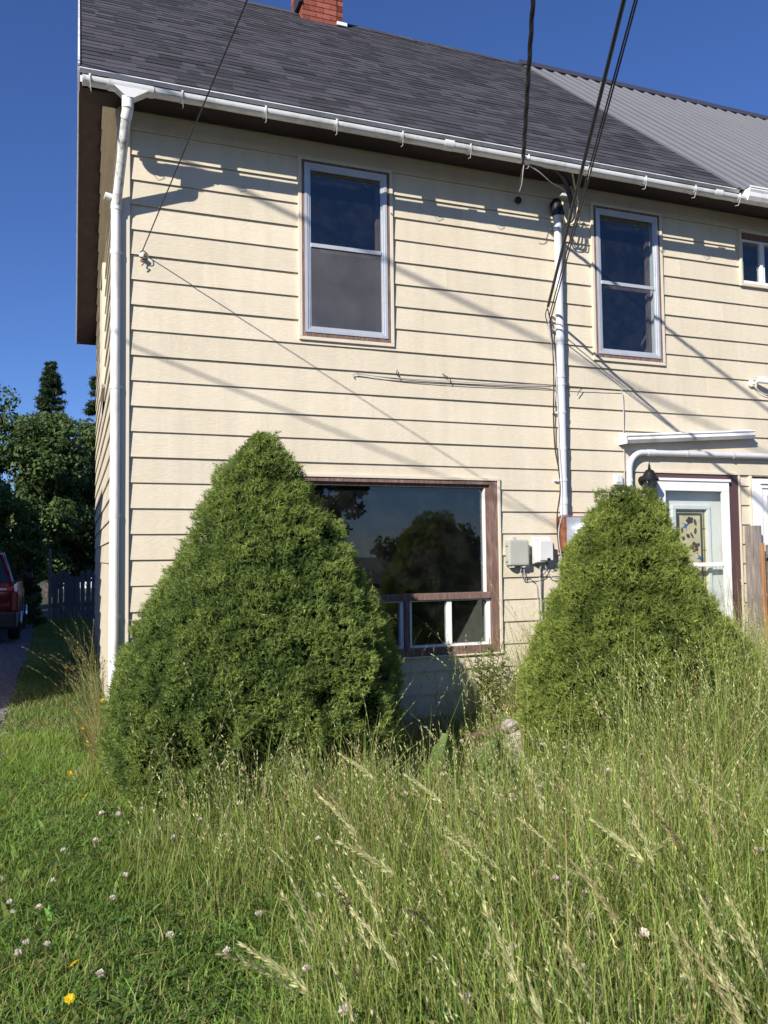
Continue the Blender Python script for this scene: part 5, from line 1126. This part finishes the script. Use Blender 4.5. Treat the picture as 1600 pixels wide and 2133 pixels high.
sapling('wall_weed', 'small dark weed at the foot of the wall near the yard fence', (5.95, -.30, 0), .75, 5, 30, (.09, .12, .04), .03)
# rubble by the wall
def stone_mesh(seed):
    g = np.random.default_rng(seed); bm = bmesh.new(); bmesh.ops.create_icosphere(bm, subdivisions=2, radius=1)
    for v in bm.verts: v.co = Vector((v.co.x*1.2, v.co.y*.9, v.co.z*.6))*(1+.28*mnoise.noise(v.co*1.6+Vector((seed, 0, 0))))
    me = bpy.data.meshes.new('stone'); bm.to_mesh(me); bm.free(); me.materials.append(MATS['stone']); return me
STN = [stone_mesh(k*7+1) for k in range(4)]
for i, (x, y, z, s_, lab) in enumerate(((2.62, -1.08, .10, .085, 'pale stone at the left of the rubble by the wall'), (2.78, -1.10, .09, .10, 'largest pale stone in the rubble by the wall'), (2.88, -.98, .16, .075, 'upper stone of the rubble beside the right spruce'), (2.82, -.95, .25, .06, 'small pinkish stone on top of the rubble'), (2.52, -1.04, .05, .08, 'low stone half hidden in grass left of the rubble'), (2.70, -1.2, .05, .07, 'front stone of the rubble nearest the viewer'))):
    o = put('stone', STN[i % 4], None, (x, y, z), (random.uniform(-.4, .4), random.uniform(-.4, .4), random.uniform(0, 6)), s_*1.35); tag(o, lab, 'stone')
tag(MB().hexa([(2.46, -.96, .17), (2.94, -.88, .22), (2.92, -.80, .22), (2.46, -.86, .17), (2.46, -.96, .19), (2.94, -.88, .24), (2.92, -.80, .24), (2.46, -.86, .19)]).build('old_board', 'brown_wood'), 'weathered brown board lying on the rubble by the wall', 'board')

# ------------------------------------------------------------ driveway gravel
n = 3200; P = np.stack([rng.uniform(-2.6, -.93, n), rng.uniform(-.2, 12, n)], 1); P = P[in_view(np.column_stack([P, np.zeros(len(P))]), .50)]
bm = bmesh.new(); bmesh.ops.create_icosphere(bm, subdivisions=1, radius=1); gv = np.array([v.co[:] for v in bm.verts]); gf = np.array([[v.index for v in f.verts] for f in bm.faces]); bm.free()
n = len(P); s_ = rng.uniform(.006, .018, n); q = rng.uniform(.6, 1.2, (n, 1, 3)); V = (gv[None]*q*s_[:, None, None]); V[:, :, 2] *= .7; V += np.column_stack([P, np.full(n, -.018)])[:, None]
F = (np.arange(n)*len(gv))[:, None, None] + gf[None]
o = put('gravel', np_mesh('gravel', V.reshape(-1, 3), [F.reshape(-1, 3)], 'gravel', np.repeat(rng.uniform(0, 1, (n, 1)), 3, 1).repeat(len(gv), 0))); tag(o, 'loose grey gravel on the driveway', 'gravel', kind='stuff')

# ------------------------------------------------------------ red car on the driveway
car = thing('parked_car', 'dark red sport utility car parked on the shaded driveway', 'car', (-2.21, 11.0, 0))
def loft(secs, nm, m, bev=0):
    mb = MB(); n = len(secs[0]); vs = [p for s in secs for p in s]
    mb.add(vs, [(i*n+j, i*n+(j+1) % n, (i+1)*n+(j+1) % n, (i+1)*n+j) for i in range(len(secs)-1) for j in range(n)] + [tuple(range(n))[::-1], tuple((len(secs)-1)*n+j for j in range(n))]); return mb.build(nm, m, car, smooth=True, bevel=bev)
def sec(y, zb, zt, wb, wt, r_=.08):
    return [(-wb, y, zb), (wb, y, zb), (wb+.02, y, zb+.25), (wt+.03, y, zt-.25), (wt, y, zt-.06), (wt-.10, y, zt), (-wt+.10, y, zt), (-wt, y, zt-.06), (-wt-.03, y, zt-.25), (-wb-.02, y, zb+.25)]
loft([sec(-.06, .50, 1.10, .86, .80), sec(.0, .40, 1.18, .90, .86), sec(.5, .30, 1.22, .92, .90), sec(3.0, .30, 1.20, .92, .90), sec(4.1, .34, 1.10, .90, .84), sec(4.5, .42, .95, .82, .74)], 'body', 'car_red')
loft([[(-.80, .06, 1.16), (.80, .06, 1.16), (.60, .22, 1.72), (-.60, .22, 1.72)], [(-.84, .6, 1.18), (.84, .6, 1.18), (.66, .55, 1.79), (-.66, .55, 1.79)], [(-.84, 2.2, 1.18), (.84, 2.2, 1.18), (.66, 2.1, 1.79), (-.66, 2.1, 1.79)], [(-.80, 3.3, 1.17), (.80, 3.3, 1.17), (.60, 2.6, 1.70), (-.60, 2.6, 1.70)]], 'cabin_glass', 'car_glass')
rf = MB(); rf.hexa([(-.61, .16, 1.72), (.61, .16, 1.72), (.61, 2.6, 1.71), (-.61, 2.6, 1.71), (-.58, .2, 1.82), (.58, .2, 1.82), (.58, 2.5, 1.80), (-.58, 2.5, 1.80)]); rf.build('roof', 'car_red', car, bevel=.03)
for s in (-1, 1):
    MB().tube([(s*.81, .08, 1.15), (s*.62, .2, 1.72)], .03, 8).build('pillar', 'car_red', car); MB().tube([(s*.845, .05, 1.19), (s*.66, .30, 1.75)], .012, 6).build('chrome_trim', 'chrome', car)
    MB().box(min(s*.50, s*.86), max(s*.50, s*.86), -.085, .06, 1.0, 1.10).build('tail_lamp', 'tail_lamp', car, bevel=.02); MB().box(min(s*.55, s*.74), max(s*.55, s*.74), -.089, -.03, 1.03, 1.065).build('reverse_lamp', 'lamp_white', car)
    MB().box(min(s*.93, s*1.12), max(s*.93, s*1.12), 2.60, 2.75, 1.17, 1.32).build('mirror', 'car_black', car, bevel=.04)
    for y in (.85, 3.65):
        w_ = MB().lathe([(.20, -.11), (.33, -.11), (.36, -.07), (.36, .07), (.33, .11), (.20, .11)], (s*.84, y, .36), 'x', 24).build('wheel', 'tyre', car, smooth=True); MB().lathe([(.06, -.02), (.2, -.02), (.22, .03), (.2, .06), (.06, .05)], (s*.93, y, .36), 'x', 20).build('rim', 'chrome', w_)
MB().box(-.93, .93, -.13, .10, .28, .62).build('bumper', 'car_black', car, bevel=.05); MB().box(-.26, .26, -.09, -.04, .74, .90).build('number_plate', 'lamp_white', car); MB().tube([(.5, -.12, .33), (.5, .1, .33)], .035, 10).build('tailpipe', 'chrome', car)
MB().box(.80, .955, -.11, .02, .60, 1.0).build('corner_panel', 'car_red', car, bevel=.04)

# ------------------------------------------------------------ trees
def tree(name, label, loc, h, crown_c, crown_r, nleaf, leaf, cols, seed, trunk_r=.16, kind='broad', group=None, clumps=60, core=True):
    g = np.random.default_rng(seed); root = thing(name, label, 'tree', loc, group=group)
    tk = MB(); tk.tube([(0, 0, -.1), (.05, 0, h*.3), (-.03, .05, h*.6), (0, 0, h*.95)], [trunk_r, trunk_r*.8, trunk_r*.5, trunk_r*.12], 9)
    cc = np.array(crown_c); cr = np.array(crown_r)
    if kind == 'broad':
        d = unit(g.normal(0, 1, (clumps, 3))); ctr = cc + d*cr*(g.uniform(.45, 1, (clumps, 1))**.6); cs = g.uniform(.22, .42, clumps)*cr.mean()*.62
        for k in range(min(16, clumps)): tk.tube([(0, 0, h*g.uniform(.2, .55)), tuple(ctr[k]*.5+np.array([0, 0, h*.2])), tuple(ctr[k])], [trunk_r*.35, trunk_r*.2, .01], 6)
        i = g.integers(0, clumps, nleaf); dd = unit(g.normal(0, 1, (nleaf, 3))); P = ctr[i] + dd*(cs[i]*g.uniform(.35, 1.05, nleaf)**.5)[:, None]*np.array([1, 1, .75]); nr = unit(dd + g.normal(0, .7, (nleaf, 3)) + [0, 0, .4])
    else:   # conifer: whorls of drooping boughs
        nb = clumps; hb = np.sort(g.uniform(.12, .98, nb)); az = g.uniform(0, 6.28, nb); L = cr[0]*(1.02-hb)**.85*g.uniform(.65, 1.1, nb); P0 = np.stack([0*az, 0*az, hb*h], 1); D = np.stack([np.cos(az), np.sin(az), g.uniform(-.25, .25, nb)], 1)
        for k in range(0, nb): tk.tube([tuple(P0[k]), tuple(P0[k]+D[k]*L[k]*.95)], [.02, .004], 4, cap=False)
        i = g.integers(0, nb, nleaf); t = g.uniform(.12, 1, nleaf)**.7; P = P0[i] + D[i]*(L[i]*t)[:, None] + g.normal(0, 1, (nleaf, 3))*(.06+.16*L[i]*(1-t*.6))[:, None]*np.array([.7, .7, .30]); nr = unit(g.normal(0, 1, (nleaf, 3)) + [0, 0, .6])
    tk.build('trunk', 'bark', root, smooth=True)
    U = unit(np.cross(nr, g.normal(0, 1, (nleaf, 3)))); W = np.cross(nr, U); sz = leaf*g.uniform(.6, 1.3, (nleaf, 1)); k = np.clip(.5 + .5*vnoise(P, .9, seed)[:, None] + g.normal(0, .25, (nleaf, 1)), 0, 1)
    V, F, T = quads(P, U*sz, W*sz*(.55 if kind == 'broad' else .16), np.array(cols[0])*(1-k)+np.array(cols[1])*k); c = put('crown', np_mesh('crown', V, F, 'leaf', T), root); c['kind'] = 'stuff'
    return root
DG = ((.045, .078, .026), (.14, .20, .062)); MG = ((.050, .085, .022), (.15, .21, .052))
tree('maple_tree', 'big dark green maple behind the car', (-2.4, 23.0, 0), 6.2, (0, 0, 3.7), (2.7, 2.0, 3.4), 44000, .08, DG, 21, .2, clumps=190)
tree('maple_tree', 'leafy tree between the maple and the house corner', (-.05, 25.5, 0), 5.6, (0, 0, 3.7), (1.9, 1.4, 3.0), 28000, .08, DG, 25, .15, clumps=150)
tree('spruce_tree', 'tall dark spruce with pointed top behind the maple', (-.95, 33, 0), 10.6, (0, 0, 6), (2.3, 2.3, 5), 26000, .15, ((.018, .034, .015), (.05, .08, .03)), 31, .18, 'conifer', clumps=300)
tree('pine_tree', 'loose branched pine rising behind the house corner', (.85, 29, 0), 9.3, (0, 0, 6), (2.2, 2.2, 5), 16000, .14, ((.02, .036, .018), (.055, .085, .035)), 35, .18, 'conifer', clumps=80)
tree('cedar_tree', 'narrow upright cedar at the left edge behind the car', (-1.85, 16.6, 0), 3.6, (0, 0, 1.85), (.55, .5, 1.85), 14000, .055, MG, 41, .10, clumps=80)
tree('cedar_tree', 'slimmer cedar right of the car near the fence', (-1.25, 16.9, 0), 2.8, (0, 0, 1.45), (.38, .38, 1.4), 9000, .05, MG, 44, .08, clumps=60)
tree('garden_shrub', 'low leafy shrub on the lawn edge right of the car', (-1.12, 15.2, 0), .75, (0, 0, .38), (.36, .36, .40), 4000, .04, MG, 47, .03, clumps=30)
# plank fence at the back
bf = thing('garden_fence', 'old grey plank garden fence at the back beyond the lawn', 'fence', (-.7, 17.2, 0))
x = 0.0; k = 0
while x < 2.4:
    w_ = random.uniform(.10, .15); hh = 1.25 + .08*math.sin(k*1.3) + random.uniform(-.04, .04)
    p = MB().box(0, w_, -.012, .012, .03, hh).build('plank', 'grey_wood', bf); p.location = (x, .02*math.sin(k), 0); p.rotation_euler = (0, random.uniform(-.02, .02), 0); x += w_ + .014; k += 1
for zz in (.35, 1.0): MB().box(-.02, 2.4, .02, .06, zz, zz+.08).build('rail', 'grey_wood', bf)
MB().box(-.10, -.02, -.05, .05, 0, 1.9).build('post', 'weathered_wood', bf)

# ------------------------------------------------------------ other houses
def simple_house(name, label, x0, x1, y0, y1, h, rise, wallm, ridge='x', wins=()):
    t = thing(name, label, 'house', ((x0+x1)/2, (y0+y1)/2, 0)); a, b = (x1-x0)/2, (y1-y0)/2
    w_ = MB().box(-a, a, -b, b, -.05, h).build('wall', wallm, t); o = .35
    r_ = MB()
    if ridge == 'x': r_.add([(-a-o, -b-o, h-.15), (a+o, -b-o, h-.15), (a+o, b+o, h-.15), (-a-o, b+o, h-.15), (-a-o, 0, h+rise), (a+o, 0, h+rise)], [(0, 1, 5, 4), (2, 3, 4, 5), (0, 4, 3), (1, 2, 5), (0, 3, 2, 1)])
    else: r_.add([(-a-o, -b-o, h-.15), (a+o, -b-o, h-.15), (a+o, b+o, h-.15), (-a-o, b+o, h-.15), (0, -b-o, h+rise), (0, b+o, h+rise)], [(0, 4, 5, 3), (1, 2, 5, 4), (0, 1, 4), (2, 3, 5), (0, 3, 2, 1)])
    r_.build('roof', 'roof_deck', t)
    for (side, u, z, w2, h2) in wins:
        if side == 'n': m_ = frame(MB(), u-w2/2, u+w2/2, z, z+h2, .07, b+.002, b+.05)
        else: m_ = frame(MB(), u-w2/2, u+w2/2, z, z+h2, .07, -b-.05, -b-.002)
        f_ = m_.build('window', 'white_paint', t); yy = (b+.006, b+.02) if side == 'n' else (-b-.02, -b-.006)
        MB().box(u-w2/2+.07, u+w2/2-.07, *yy, z+.07, z+h2-.07).build('pane', 'car_glass', f_)
    return t
simple_house('neighbour_house', 'neighbouring house on the left that shades the driveway', -14.5, -6.2, -.9, 12.8, 7.0, 2.4, 'house_grey', 'y', [('s', 0, 1, 1.4, 1.3), ('s', -2, 1, 1, 1.3)])  # unseen house, its height and length set by the shade it casts
simple_house('far_house', 'white house glimpsed through the trees behind the fence', -.4, 9, 44, 52, 3.4, 2.4, 'house_white', 'x', [('s', -2, 1, 1.2, 1.2), ('s', 1.5, 1, 1.2, 1.2)])
simple_house('street_house', 'dark bungalow across the street reflected in the picture window', 3.0, 13.0, -46, -38, 2.6, 1.5, 'house_blue', 'x', [('n', -2.5, .9, 1.6, 1.2), ('n', 2, .9, 1.4, 1.2)])
tree('street_tree', 'leafy tree across the street reflected in the picture window', (8.6, -25, 0), 6.4, (0, 0, 4.2), (2.3, 2.3, 2.4), 9000, .14, DG, 61, .16, clumps=90)
tree('street_tree', 'broad dark tree left of the reflected one across the street', (4.6, -27, 0), 5.2, (0, 0, 2.9), (2.6, 2.2, 2.3), 9000, .15, DG, 64, .2, clumps=90)
tree('street_tree', 'low hedge like tree across the street at the right', (17.5, -30, 0), 3.0, (0, 0, 1.5), (4.5, 1.6, 1.5), 8000, .14, DG, 67, .12, clumps=90)
